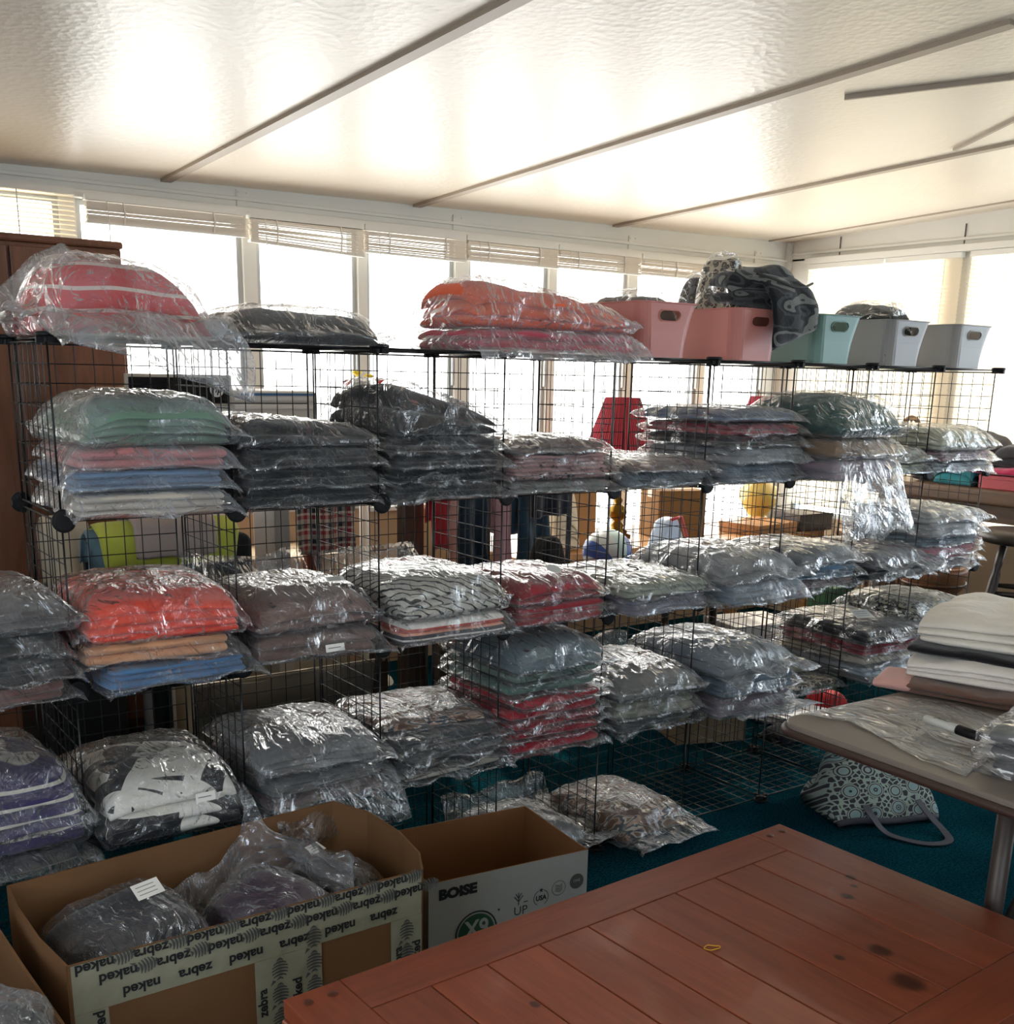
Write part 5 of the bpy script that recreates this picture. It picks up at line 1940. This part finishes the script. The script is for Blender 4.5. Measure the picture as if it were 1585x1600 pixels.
def zebra(mb, cx, cy_, s_, rot, mi=0, z=0):
    """striped zebra head badge, built of curved bars"""
    M4 = FM @ Matrix.Translation((cx, cy_, z)) @ Matrix.Rotation(rot, 4, 'Z')
    for k in range(7):
        x = (-.5+k/6)*s_
        hgt = s_*.42*math.sqrt(max(.05, 1-(2*x/s_*.92)**2))
        pts = []
        w_ = s_*.07
        for side in (1, -1):
            rng = range(5) if side == 1 else range(4, -1, -1)
            for j in rng:
                tt = -1+j/2
                pts.append((x+s_*.10*(1-tt*tt)+side*w_*(1-.5*abs(tt)), hgt*tt, 0))
        mb.add([tuple(M4 @ Vector(p)) for p in pts], [tuple(range(10))], mi)
    ear = [(-.55, .2), (-.75, .5), (-.45, .38)]
    mb.add([tuple(M4 @ Vector((x*s_, y*s_, 0))) for x, y in ear], [(0, 1, 2)], mi)


def tape(x0, x1, y0, y1, vertical, rows, size, name='printed_tape', z=0.0, seed=0):
    w, h = x1-x0, y1-y0
    m = MB()
    nx = max(2, int(w/.02))
    ny = max(2, int(h/.02))
    vs = [tuple(FM @ Vector((x0+w*i/nx, y0+h*j/ny, z+.0004+.0004*math.sin(i*2.1+j*1.7)))) for j in range(ny+1) for i in range(nx+1)]
    fs = [(j*(nx+1)+i, j*(nx+1)+i+1, (j+1)*(nx+1)+i+1, (j+1)*(nx+1)+i) for j in range(ny) for i in range(nx)]
    o = m.add(vs, fs).build(name, TAPE, bxo)
    o.modifiers.new('t', 'SOLIDIFY').thickness = .0003
    L = MB()
    step = size*3.55
    zz = z+.0016
    for rI, off in enumerate(rows):
        if vertical:
            c = x0+w*off
            pos = y0+.01+(rI*.045) % step
            k = rI
            while pos < y1+.02:
                wd_ = 'naked' if k % 2 else 'zebra'
                if abs(off-.5) < .12 or (len(rows) > 3 and rI % 2):
                    zebra(L, c, pos, size*1.5, PI/2, 1, zz)
                    pos += size*2.0
                else:
                    if pos+size*1.3 < y1:
                        put_text(L, wd_, size, FM @ Matrix.Translation((c, pos+size*.8, zz)) @ Matrix.Rotation(PI/2, 4, 'Z'), .0009)
                    pos += step*.93
                k += 1
        else:
            c = y0+h*off
            pos = x0+size*1.4-(rI*.06)
            k = rI
            while pos < x1-size*.4:
                if pos > x0+size*1.1:
                    wd_ = 'zebra' if k % 2 else 'naked'
                    put_text(L, wd_, size, FM @ Matrix.Translation((pos, c, zz)) @ Matrix.Rotation(PI, 4, 'Z'), .0009)
                    if rI < len(rows)-1:
                        zebra(L, pos+size*1.75, c+size*.1, size*1.25, .2, 1, zz)
                pos += step*.98
                k += 1
    L.build('printed_lettering', [INK, INK2], o)


TS = .0285
tape(.004, WF-.004, HB-.098, HB-.001, False, [.90, .60, .22], TS)
tape(.004, .062, .0, HB-.098, True, [.25, .72], TS, z=.001)
tape(.335*WF/.71, .475*WF/.71, .0, HB-.098, True, [.10, .36, .62, .88], TS*.95, z=.001)
tape(WF-.078, WF-.004, .0, HB-.098, True, [.22, .5, .82], TS*.95, z=.001)
hw = MB()
put_text(hw, '3/6+9L', .030, FM @ Matrix.Translation((.21, HB-.215, .0012)) @ Matrix.Rotation(PI, 4, 'Z'), 0, shear=.25)
put_text(hw, '2x+7L', .026, FM @ Matrix.Translation((.22, HB-.255, .0012)) @ Matrix.Rotation(PI+.05, 4, 'Z'), 0, shear=.25)
hw.build('handwriting', INK2, bxo)

# bags in the big carton
CG = 'bagged clothes in the naked zebra carton'
cz = .20
bag('charcoal navy bag with two paper labels at the left in the big carton', -.165, .135, -.47, -.175, cz, .165, '#30353f', 3, None, over=(.01, .02, .02, .01), puff=.75, crinkle=1.6, slack=.004, group=CG, rz=R(8), rot=(R(4), R(-6), R(10)), sticker=(.06, .0, .055, .04, 'top'), film=FILM)
bag('dark plum bag in the middle of the big carton, its milky end standing up', .19, .40, -.49, -.22, cz, .155, '#3f2440', 2, None, over=(.01, .05, .01, .05), droop=(0, -.12, 0, -.10), puff=.65, crinkle=1.6, slack=.004, group=CG, rot=(0, R(-20), R(18)), film=film_mat(.11, 1.1, 'half milky film'))
bag('brownish black bag with a small paper label at the right in the big carton', .345, .52, -.44, -.20, cz+.01, .13, '#2c2825', 2, None, over=(.01, .01, .01, .01), puff=.75, crinkle=1.7, slack=.003, group=CG, rot=(R(-3), 0, R(20)), sticker=(.02, .06, .04, .03, 'top'), film=FILM)
bag('dark lower bag filling the bottom of the big carton', -.17, .50, -.50, -.17, .008, .188, '#26272b', 3, None, puff=.3, group=CG, rz=0)

# second carton at the left picture edge
c2 = thing('carton', 'second cardboard carton, mostly cut off by the left picture edge', 'box', (0, 0, 0))
a0, a1, a2 = at(-60, 1400, 2, .40), at(2, 1425, 2, .40), at(108, 1592, 2, .39)
bent_wall([(a1[0]-.018, a1[1]+.02), ((a1[0]+a2[0])/2-.016, (a1[1]+a2[1])/2), (a2[0]-.012, a2[1]-.0), (a2[0]+.0, a2[1]-.22)], 0, .39, .005, KRAFT2, 'side_wall', c2)
bent_wall([(a1[0]-.018, a1[1]+.02), (a1[0]-.45, a1[1]+.03)], 0, .39, .005, KRAFT2, 'back_wall', c2)
bent_wall([(a1[0]-.45, a1[1]+.03), (a1[0]-.45, a2[1]-.22)], 0, .39, .005, KRAFT2, 'side_wall', c2)
bent_wall([(a1[0]-.45, a2[1]-.22), (a2[0], a2[1]-.22)], 0, .39, .005, KRAFT2, 'front_wall', c2)
MB().box(a1[0]-.45, a2[0]-.02, a2[1]-.21, a1[1]+.02, .001, .006).build('bottom', KRAFT2, c2)
bcx = a2[0]
bag('crumpled smoky grey bag bulging from the carton at the lower left corner', bcx-.36, bcx-.03, a2[1]-.13, a2[1]+.15, .255, .185, '#3a3c40', 3, None, over=(.01, .01, .02, .02), puff=.7, crinkle=1.9, slack=.01, group='bagged clothes in the left edge carton', rot=(0, R(8), R(-15)), film=MILKY)
bag('dark bag below the smoky grey one in the lower left carton', bcx-.38, bcx-.04, a2[1]-.18, a2[1]+.12, .008, .20, '#2d2e33', 2, None, puff=.2, group='bagged clothes in the left edge carton', rz=0)

# white printed paper carton
WHITEBOX = plain('white coated board', '#a3a6a2', .55, 0, .3, .03, 30, .08)
BROWNIN = cardboard('#7d5535')
hb = .272
th = .004
BC = (.874, -.262)
br = R(-6.5)
wB, dB = .435, .315
bo2 = thing('printed_carton', 'open white paper carton printed BOISE, brown inside, right of the taped carton', 'box', (BC[0], BC[1], 0), br)
for nm, (a, b, c, e), dirn in (('front_wall', (-wB/2, wB/2, -dB/2, -dB/2+th), 0), ('back_wall', (-wB/2, wB/2, dB/2-th, dB/2), 1), ('side_wall', (-wB/2, -wB/2+th, -dB/2+th, dB/2-th), 2), ('side_wall', (wB/2-th, wB/2, -dB/2+th, dB/2-th), 3)):
    e_ = .0006
    m = MB()
    if dirn == 0:
        m.box(a, b, c, c+e_, 0, hb, 0).box(a, b, c+e_, e, 0, hb, 1)
    elif dirn == 1:
        m.box(a, b, e-e_, e, 0, hb, 0).box(a, b, c, e-e_, 0, hb, 1)
    elif dirn == 2:
        m.box(a, a+e_, c, e, 0, hb, 0).box(a+e_, b, c, e, 0, hb, 1)
    else:
        m.box(b-e_, b, c, e, 0, hb, 0).box(a, b-e_, c, e, 0, hb, 1)
    m.build(nm, [WHITEBOX, BROWNIN], bo2)
MB().box(-wB/2+th, wB/2-th, -dB/2+th, dB/2-th, .001, .005).build('bottom', BROWNIN, bo2)
BM = Matrix.Translation((-wB/2, -dB/2-.0006, 0)) @ Matrix.Rotation(PI/2, 4, 'X')
GREENINK = plain('dark green ink', '#1f4a33', .6)


def disc(mb, cx, cy_, r0, r1, mi, z=0, n=36, a0=0, a1=2*PI):
    vs = []
    for k in range(n+1):
        a = a0+(a1-a0)*k/n
        vs += [tuple(BM @ Vector((cx+r0*math.cos(a), cy_+r0*math.sin(a), z))), tuple(BM @ Vector((cx+r1*math.cos(a), cy_+r1*math.sin(a), z)))]
    mb.add(vs, [(2*k, 2*k+1, 2*k+3, 2*k+2) for k in range(n)], mi)


P_ = MB()
put_text(P_, 'BOISE', .034, BM @ Matrix.Translation((.075, hb-.034, .0003)) @ Matrix.Scale(1.12, 4, (1, 0, 0)), .0022, 0)
lx, ly = .125, hb-.150
disc(P_, lx, ly, .0, .048, 1, .0002)
disc(P_, lx, ly, .052, .056, 0, .0003)
put_text(P_, 'X9', .062, BM @ Matrix.Translation((lx+.001, ly+.008, .0006)) @ Matrix.Scale(.85, 4, (1, 0, 0)), .0016, 2)
disc(P_, lx+.060, ly+.045, .0, .003, 0, .0003, 10)
ux, uy = .245, hb-.118
put_text(P_, 'UP', .032, BM @ Matrix.Translation((ux, uy-.004, .0003)), 0, 0)
for a_, b_ in (((-.006, .012), (-.006, .045)), ((-.006, .022), (-.018, .036)), ((-.006, .022), (.006, .036)), ((-.006, .03), (-.014, .043)), ((-.006, .03), (.002, .043)), ((.008, .018), (.020, .018))):
    d = Vector((b_[0]-a_[0], b_[1]-a_[1])).normalized()*.0012
    qs = [(a_[0]-d.y, a_[1]+d.x), (a_[0]+d.y, a_[1]-d.x), (b_[0]+d.y, b_[1]-d.x), (b_[0]-d.y, b_[1]+d.x)]
    P_.add([tuple(BM @ Vector((ux+x, uy+y, .0003))) for x, y in qs], [(0, 1, 2, 3)], 0)
sx_, sy = .302, hb-.100
disc(P_, sx_, sy, .0195, .0212, 0, .0003, 30, R(-60), R(70))
disc(P_, sx_, sy, .0195, .0212, 0, .0003, 30, R(110), R(240))
put_text(P_, 'USA', .018, BM @ Matrix.Translation((sx_, sy-.001, .0003)) @ Matrix.Scale(.9, 4, (1, 0, 0)), .0008, 0)
st_ = []
for k in range(10):
    rr_ = .007 if k % 2 == 0 else .003
    st_.append(tuple(BM @ Vector((sx_+rr_*math.sin(PI*k/5), sy+.020+rr_*math.cos(PI*k/5), .0004))))
P_.add(st_, [tuple(range(10))], 0)
kx, ky = .352, hb-.085
disc(P_, kx, ky, .0185, .0198, 0, .0003)
for k in range(5):
    q_ = [(-.010, -.008+.004*k), (.003, -.011+.004*k), (.011, -.006+.004*k), (.011, -.0045+.004*k), (.003, -.0095+.004*k), (-.010, -.0065+.004*k)]
    P_.add([tuple(BM @ Vector((kx+x, ky+y, .0004))) for x, y in q_], [tuple(range(6))], 0)
hx, hy = .404, hb-.078
disc(P_, hx, hy, .0, .020, 3, .0003)
put_text(P_, 'ONE', .010, BM @ Matrix.Translation((hx, hy+.002, .0006)), 0, 2)
P_.build('printed_marks', [INK, GREENINK, WHITEBOX, INK2], bo2)

# ================================================================ coffee table
knots = [(.968, -1.35, .022), (.888, -1.328, .010), (1.088, -1.189, .014), (1.135, -1.168, .008), (.369, -1.157, .010), (1.16, -1.14, .012), (.92, -1.44, .03)]
zt = .46
tl, trr, nr = np.array([.049, -.932]), np.array([1.248, -.882]), np.array([1.290, -1.575])
ex = (trr-tl)
Lt = np.linalg.norm(ex)
ex /= Lt
ey = np.array([-ex[1], ex[0]])
ang = math.atan2(ex[1], ex[0])
dT = .695
ct = thing('coffee_table', 'reddish brown planked pine coffee table with dark knots in the foreground', 'table', (tl[0], tl[1], 0), ang)


def loc2(px, py):
    v = np.array([px, py])-tl
    return (v@ex, v@ey)


kn = [(loc2(a, b)[0], loc2(a, b)[1], k) for a, b, k in knots]
kz = [(a, b, k) for a, b, k in kn]
TW = wood('varnished pine boards', '#934b32', 1.1, .30, 'Y', coat=.25, dark=.62, knots=kz, islands=True)
TWX = wood('varnished pine frame', '#924b33', 1.1, .30, 'X', coat=.25, dark=.62, islands=True)
bw = .098
m = MB()
for a_, b_ in ((-bw, 0), (-dT, -dT+bw)):
    MB().box(bw+.0015, Lt-bw-.0015, a_, b_, zt-.030, zt, 0).build('frame_board', TWX, ct, bevel=.0012)
for a_, b_ in ((0, bw), (Lt-bw, Lt)):
    MB().box(a_, b_, -dT, 0, zt-.030, zt, 0).build('breadboard_end', TW, ct, bevel=.0012)
m = MB()
NP = 9
pw = (Lt-2*bw)/NP
for k in range(NP):
    m.box(bw+k*pw+.0017, bw+(k+1)*pw-.0017, -dT+bw+.0020, -bw-.0020, zt-.028, zt-.0006)
m.build('planks', TW, ct, bevel=.0012)
MB().box(.01, Lt-.01, -dT+.01, -.01, zt-.034, zt-.029).build('underboard', plain('dark gap', '#120805', .8), ct)
MB().box(-.004, Lt+.004, -dT-.004, .004, zt-.050, zt-.034).build('edge_moulding', TWX, ct, bevel=.006, seg=3)
PEG = wood('dark pine peg', '#5c2a18', 2, .3, 'X')
for (px, py) in ((.028, -.030), (.070, -.030), (Lt-.028, -.030), (Lt-.070, -.030), (.028, -dT+.03), (.070, -dT+.03), (Lt-.028, -dT+.03), (Lt-.07, -dT+.03)):
    MB().lathe([(.0085, -.004), (.0085, .0006), (.006, .0022), (.0005, .0030)], n=14).build('peg', PEG, ct, (px, py, zt))
for x in (.03, Lt-.10):
    for y in (-.10, -dT+.03):
        MB().box(x, x+.07, y, y+.07, 0, zt-.05).build('leg', TWX, ct, bevel=.006)
MB().box(.10, Lt-.10, -.06, -.04, zt-.13, zt-.05).box(.10, Lt-.10, -dT+.04, -dT+.06, zt-.13, zt-.05).box(.05, .07, -dT+.10, -.10, zt-.13, zt-.05).box(Lt-.07, Lt-.05, -dT+.10, -.10, zt-.13, zt-.05).build('apron', TWX, ct)
rb = MB()
pts = [(.0145*math.cos(a)*(1+.12*math.sin(2*a)), .0075*math.sin(a)*(1+.25*math.cos(3*a)), 0) for a in np.linspace(0, 2*PI, 29)]
rb.tube(pts, .0009, 6)
tag(rb.build('rubber_band', plain('yellow rubber', '#d8a42a', .5), None, (.728, -1.186, zt+.0009), (0, 0, -.5), smooth=True), 'small yellow rubber band lying on the coffee table', 'rubber band')

# ================================================================ folding table and what lies on it
FT = plain('grey brown laminate top', '#7a716a', .38, 0, .4, .1, 200, .06)
zf = .74
ft = thing('folding_table', 'grey brown folding table at the right with clothes and a marker on it', 'table', (1.128, -.945, 0), R(-1.5))
ftw, ftd = 1.8, .76
prof = rounded_rect(ftw, ftd, .055, 8)
m = MB()
m.prism([(x+ftw/2, y-ftd/2) for x, y in prof], zf-.022, zf)
m.build('tabletop', FT, ft, bevel=.004, seg=3)
m = MB()
prof2 = [(x+ftw/2, y-ftd/2) for x, y in rounded_rect(ftw+.004, ftd+.004, .056, 8)]
ed = [(x, y, zf-.018) for x, y in prof2]
m.tube(ed+[ed[0]], .0085, 8)
m.build('edge_trim', plain('dark brown edging', '#3f2f2a', .4), ft, smooth=True)
STEEL = plain('grey brown painted steel', '#453d39', .45, .2)
lgx = at(1566, 1330, 0, 1.36)
l0 = np.array([lgx[0]-1.128, lgx[1]+.945])
ca, sa = math.cos(R(1.5)), math.sin(R(1.5))
lx_, ly_ = ca*l0[0]-sa*l0[1], sa*l0[0]+ca*l0[1]
for x in (lx_, 1.5):
    for y in (ly_, -.68):
        MB().bar((x, y, .0), (x, y, zf-.022), .0185, 12).build('leg', STEEL, ft, smooth=True)
    MB().bar((x, ly_, .25), (x, -.68, .25), .010, 8).build('cross_bar', STEEL, ft, smooth=True)
MB().bar((lx_, ly_, .30), (lx_+.30, ly_, zf-.03), .009, 8).build('brace', STEEL, ft, smooth=True)

# crumpled clear sheet
sh = at(1250, 1115, 2, zf), at(1395, 1090, 2, zf), at(1590, 1150, 2, zf), at(1510, 1218, 2, zf)
out = [at(u, v, 2, zf)[:2] for u, v in ((1247, 1118), (1300, 1108), (1392, 1089), (1480, 1098), (1590, 1130), (1575, 1165), (1530, 1200), (1512, 1216), (1440, 1190), (1395, 1165), (1330, 1130))]
cen = np.mean(out, axis=0)
n, q = 60, 26
vs, fs = [], []
N = 96
outp = np.array(out+[out[0]])
tt = np.linspace(0, len(out), N, endpoint=False)
ring_ = np.array([[np.interp(a, range(len(outp)), outp[:, j]) for j in range(2)] for a in tt])
rr = np.linspace(0.02, 1, q)
X = cen[0]+rr[:, None]*(ring_[None, :, 0]-cen[0])
Y = cen[1]+rr[:, None]*(ring_[None, :, 1]-cen[1])
X = X+.004*wave(X, Y, 91, 60)*rr[:, None]
Y = Y+.004*wave(X, Y, 92, 60)*rr[:, None]
Zs = .0022+.010*ridge(X, Y, 93, 34)*(1-rr[:, None]**6)+.003*ridge(X, Y, 94, 110)
V = np.stack([X-cen[0], Y-cen[1], Zs], -1).reshape(-1, 3)
F_ = [(i*N+k, i*N+(k+1) % N, (i+1)*N+(k+1) % N, (i+1)*N+k) for i in range(q-1) for k in range(N)]
o = link('plastic_sheet', npmesh('sheet', V, np.array(F_)), None, film_mat(.09, .95, 'crumpled sheet film', .8), (cen[0], cen[1], zf+.001))
o.modifiers.new('t', 'SOLIDIFY').thickness = .0005
tag(o, 'crumpled clear plastic bag lying flat and empty on the folding table', 'plastic bag')

# marker pen
ma, mb_ = at(1444, 1131, 2, zf+.02), at(1532, 1162, 2, zf+.02)
dv = mb_[:2]-ma[:2]
L_ = np.linalg.norm(dv)
mk = thing('marker_pen', 'white marker pen with a black cap on the clear sheet', 'marker pen', (ma[0], ma[1], zf+.032), math.atan2(dv[1], dv[0]))
m = MB()


def xlathe(prof, nn=20):
    mm = MB().lathe(prof, n=nn)
    mm.v = [(z, y, x) for x, y, z in mm.v]
    return mm


xlathe([(.0005, 0), (.006, .0005), (.0078, .004), (.0085, .02), (.0088, L_*.62)]).build('barrel', plain('white plastic barrel', '#c9cbc6', .4), mk, smooth=True)
xlathe([(.0080, L_*.60), (.0098, L_*.61), (.0098, L_*.80), (.0085, L_*.97), (.0005, L_)]).build('cap', BLACKPLASTIC, mk, smooth=True)
xlathe([(.0005, L_*.60), (.0095, L_*.60), (.0095, L_*.615), (.0005, L_*.615)]).build('collar', INK2, mk)
tm = MB()
put_text(tm, 'S', .010, Matrix.Translation((L_*.2, -.003, .0089)), .0003)
put_text(tm, 'Marker', .010, Matrix.Translation((L_*.34, -.001, .0092)), .0002)
tm.build('printing', INK, mk)

# pile of folded clothes
PG = 'loose folded clothes piled on the folding table'


def fold_pile(label, name, cat, x0, x1, y0, y1, z, h, color, layers, seed, rz, wedge=0.0, puff=.25, group=PG):
    o = thing(name, label, cat, ((x0+x1)/2, (y0+y1)/2, z), rz, group)
    V, Fq = cloth_slabs(x1-x0, y1-y0, h, layers, seed, puff, wedge, 1.6)
    link('cloth', npmesh('cloth', V, Fq), o, fabric(color))
    return o


pz = zf+.002
def fp(lb, cx, cyy, w, d, z, h, c, n_, sd, rz, wedge=0, puff=.25):
    fold_pile(lb, 'folded_garment', 'garment', cx-w/2, cx+w/2, cyy-d/2, cyy+d/2, z, h, c, n_, sd, R(rz), wedge, puff)


fp('mocha brown folded garment, lowest of the loose pile on the folding table', 1.765, -1.085, .40, .44, pz, .030, '#74584d', 2, 201, 18)
fp('pale pink folded garment peeking out at the left of the mocha one', 1.56, -.935, .10, .09, pz, .034, '#e3b0a6', 1, 202, 22)
fp('white folded garment directly under the near-black one', 1.795, -1.075, .39, .42, pz+.031, .044, '#f4ede6', 3, 203, 20, -.1, .4)
fp('near-black folded garment between two white ones', 1.83, -1.06, .39, .42, pz+.074, .022, '#0d0a12', 1, 204, 17, -.05)
fp('big off-white folded garment topping the loose pile', 1.86, -1.05, .40, .42, pz+.095, .075, '#efe8dc', 3, 205, 18, .05, .32)

BG = 'bagged clothes on the folding table'
bz = zf+.004
for k, (h, c, lb) in enumerate([(.024, '#3b3d44', 'smoky bag lowest in the small stack at the right edge of the folding table'), (.024, '#45464c', 'smoky bag in the middle of the small stack on the folding table'), (.034, '#5f6365', 'smoky bag topping the small stack on the folding table')]):
    bag(lb, 1.235+.006*k, 1.52, -1.62, -1.325+.006*k, bz, h-.004, c, 1, None, over=(.012, .01, .01, .015), puff=.3 if k == 2 else .1, crinkle=1.5 if k == 2 else .6, film=THINFILM, group=BG, rz=R(12))
    bz += h

# ================================================================ tote bag on the carpet


def mk_tote():
    t = NT('medallion print canvas')
    tcn = t.n('TexCoord')
    v = t.n('Mapping')
    v.inputs['Scale'].default_value = (12.5, 12.5, 12.5)
    t.l(tcn.outputs['UV'], v.inputs['Vector'])
    vo = t.n('TexVoronoi')
    vo.inputs['Scale'].default_value = 1.0
    vo.inputs['Randomness'].default_value = .25
    t.l(v.outputs[0], vo.inputs['Vector'])
    w = t.n('TexVoronoi', feature='DISTANCE_TO_EDGE')
    w.inputs['Scale'].default_value = 4.2
    t.l(v.outputs[0], w.inputs['Vector'])
    scroll = t.ramp(w.outputs['Distance'], [(0, (1, 1, 1)), (.10, (1, 1, 1)), (.13, (0, 0, 0))])
    dk, pl_, bl_ = rgb('#35343c'), rgb('#8b9690'), rgb('#7b9296')
    med = t.ramp(vo.outputs['Distance'], [(0, dk), (.05, bl_), (.09, dk), (.13, bl_), (.24, pl_), (.27, dk), (.31, pl_), (.36, dk)], 'CONSTANT')
    bg = t.mix(scroll, rgb('#35343c'), rgb('#8c9a92'))
    c = t.mix(t.ramp(vo.outputs['Distance'], [(0, (0, 0, 0)), (.38, (0, 0, 0)), (.40, (1, 1, 1))]), med, bg)
    return t.out(t.bsdf(c, .85, t.bump(t.noise(v.outputs[0], 60, 2), .2, .002), 0, .2).outputs[0])


tb2 = thing('tote_bag', 'slumped tote bag with grey and pale blue medallion print on the carpet', 'bag', (2.485, -.215, 0), R(-22))
n, q = 44, 26
U, Vv = np.meshgrid(np.linspace(-1, 1, n), np.linspace(0, 1, q))
# soft slumped shape: wide mouth to the front, rounded back
A_ = []
for sgn in (1, -1):
    halfw = .185+.02*np.sin(Vv*3)-.05*Vv**2
    X = U*halfw
    body = np.sqrt(np.clip(1-np.abs(U)**3, 0, 1))
    if sgn == 1:
        Z = (.02+.225*np.sin(np.clip(Vv*1.15, 0, 1)*PI/2)*(.55+.45*np.sqrt(np.clip(1-np.abs(U)**4, 0, 1))))+.012*wave(X, Vv*.3, 5, 20)
        Y = -.17+.24*Vv**1.3+.012*wave(X, Vv*.3, 6, 25)
        Z = Z-.0*body
    else:
        Z = .012+0*Vv+.006*np.abs(U)
        Y = -.165+.30*Vv
    A_.append((X, Y, Z))
(X, Y, Z), (X2, Y2, Z2) = A_
Z = np.where(True, Z*(1-.35*np.abs(U)**3), Z)
edge = np.zeros_like(X, bool)
edge[-1, :] = edge[:, 0] = edge[:, -1] = True
Yb = np.minimum(Y2, Y+.05)
top = np.stack([X, Y, Z], -1)
bot = np.stack([X2*.97, np.where(Vv < .02, Y+.03, Y+.03+.12*np.sin(Vv*PI)), np.maximum(Z*.55-.03, .006)], -1)
rimf = .0
V = np.concatenate([top.reshape(-1, 3), bot.reshape(-1, 3)])
fs = []
for j in range(q-1):
    for i in range(n-1):
        a = j*n+i
        fs.append((a, a+1, a+n+1, a+n))
        b = n*q+a
        fs.append((b, b+n, b+n+1, b+1))
for i in range(n-1):
    a = (q-1)*n+i
    fs.append((a, a+1, n*q+a+1, n*q+a))
for j in range(q-1):
    a = j*n
    fs.append((a, a+n, n*q+a+n, n*q+a))
    a = j*n+n-1
    fs.append((a, n*q+a, n*q+a+n, a+n))
me = npmesh('tote', V, np.array(fs))
uv = me.uv_layers.new(name='UVMap')
co = np.zeros(len(me.vertices)*3)
me.vertices.foreach_get('co', co)
co = co.reshape(-1, 3)
li = np.zeros(len(me.loops), dtype=np.int32)
me.loops.foreach_get('vertex_index', li)
uvs = np.stack([co[:, 0]+.3, co[:, 2]+co[:, 1]*.6+.3], -1)[li]
uv.data.foreach_set('uv', uvs.ravel().astype(np.float32))
link('canvas_body', me, tb2, mk_tote())
NAVY = plain('charcoal webbing', '#34353f', .8)
hem = [(x, y, z) for x, y, z in top[0][::2].tolist()]
MB().tube([(x, y-.004, z) for x, y, z in hem], .011, 8).build('hem', NAVY, tb2, smooth=True)
MB().tube([(x*.96, y+.028, max(z*.5-.01, .012)) for x, y, z in hem], .009, 8).build('hem', NAVY, tb2, smooth=True)


def strap(path, w, th, name):
    P = [Vector(p) for p in path]
    n_ = len(P)
    vs = []
    for i, p in enumerate(P):
        d = (P[min(i+1, n_-1)]-P[max(i-1, 0)]).normalized()
        up = Vector((0, 0, 1))
        sd = d.cross(up).normalized()*w/2
        nn = sd.cross(d).normalized()*th/2
        vs += [p-sd-nn, p+sd-nn, p+sd+nn, p-sd+nn]
    fs = []
    for i in range(n_-1):
        a, b = i*4, i*4+4
        for k in range(4):
            fs.append((a+k, a+(k+1) % 4, b+(k+1) % 4, b+k))
    fs += [(0, 3, 2, 1), tuple((n_-1)*4+k for k in range(4))]
    return MB().add(vs, fs).build(name, NAVY, tb2)


path = [(-.09, -.165, .075), (-.085, -.20, .05), (-.06, -.25, .012), (-.01, -.31, .006), (.05, -.345, .006), (.11, -.335, .008), (.13, -.28, .014), (.115, -.215, .045), (.10, -.165, .08)]
pp = []
for i in range(len(path)-1):
    for k in range(4):
        t_ = k/4
        p0 = path[max(i-1, 0)]
        p1, p2 = path[i], path[i+1]
        p3 = path[min(i+2, len(path)-1)]
        pp.append(tuple(.5*((2*p1[j])+(-p0[j]+p2[j])*t_+(2*p0[j]-5*p1[j]+4*p2[j]-p3[j])*t_*t_+(-p0[j]+3*p1[j]-3*p2[j]+p3[j])*t_**3) for j in range(3)))
pp.append(path[-1])
strap(pp, .026, .003, 'handle')
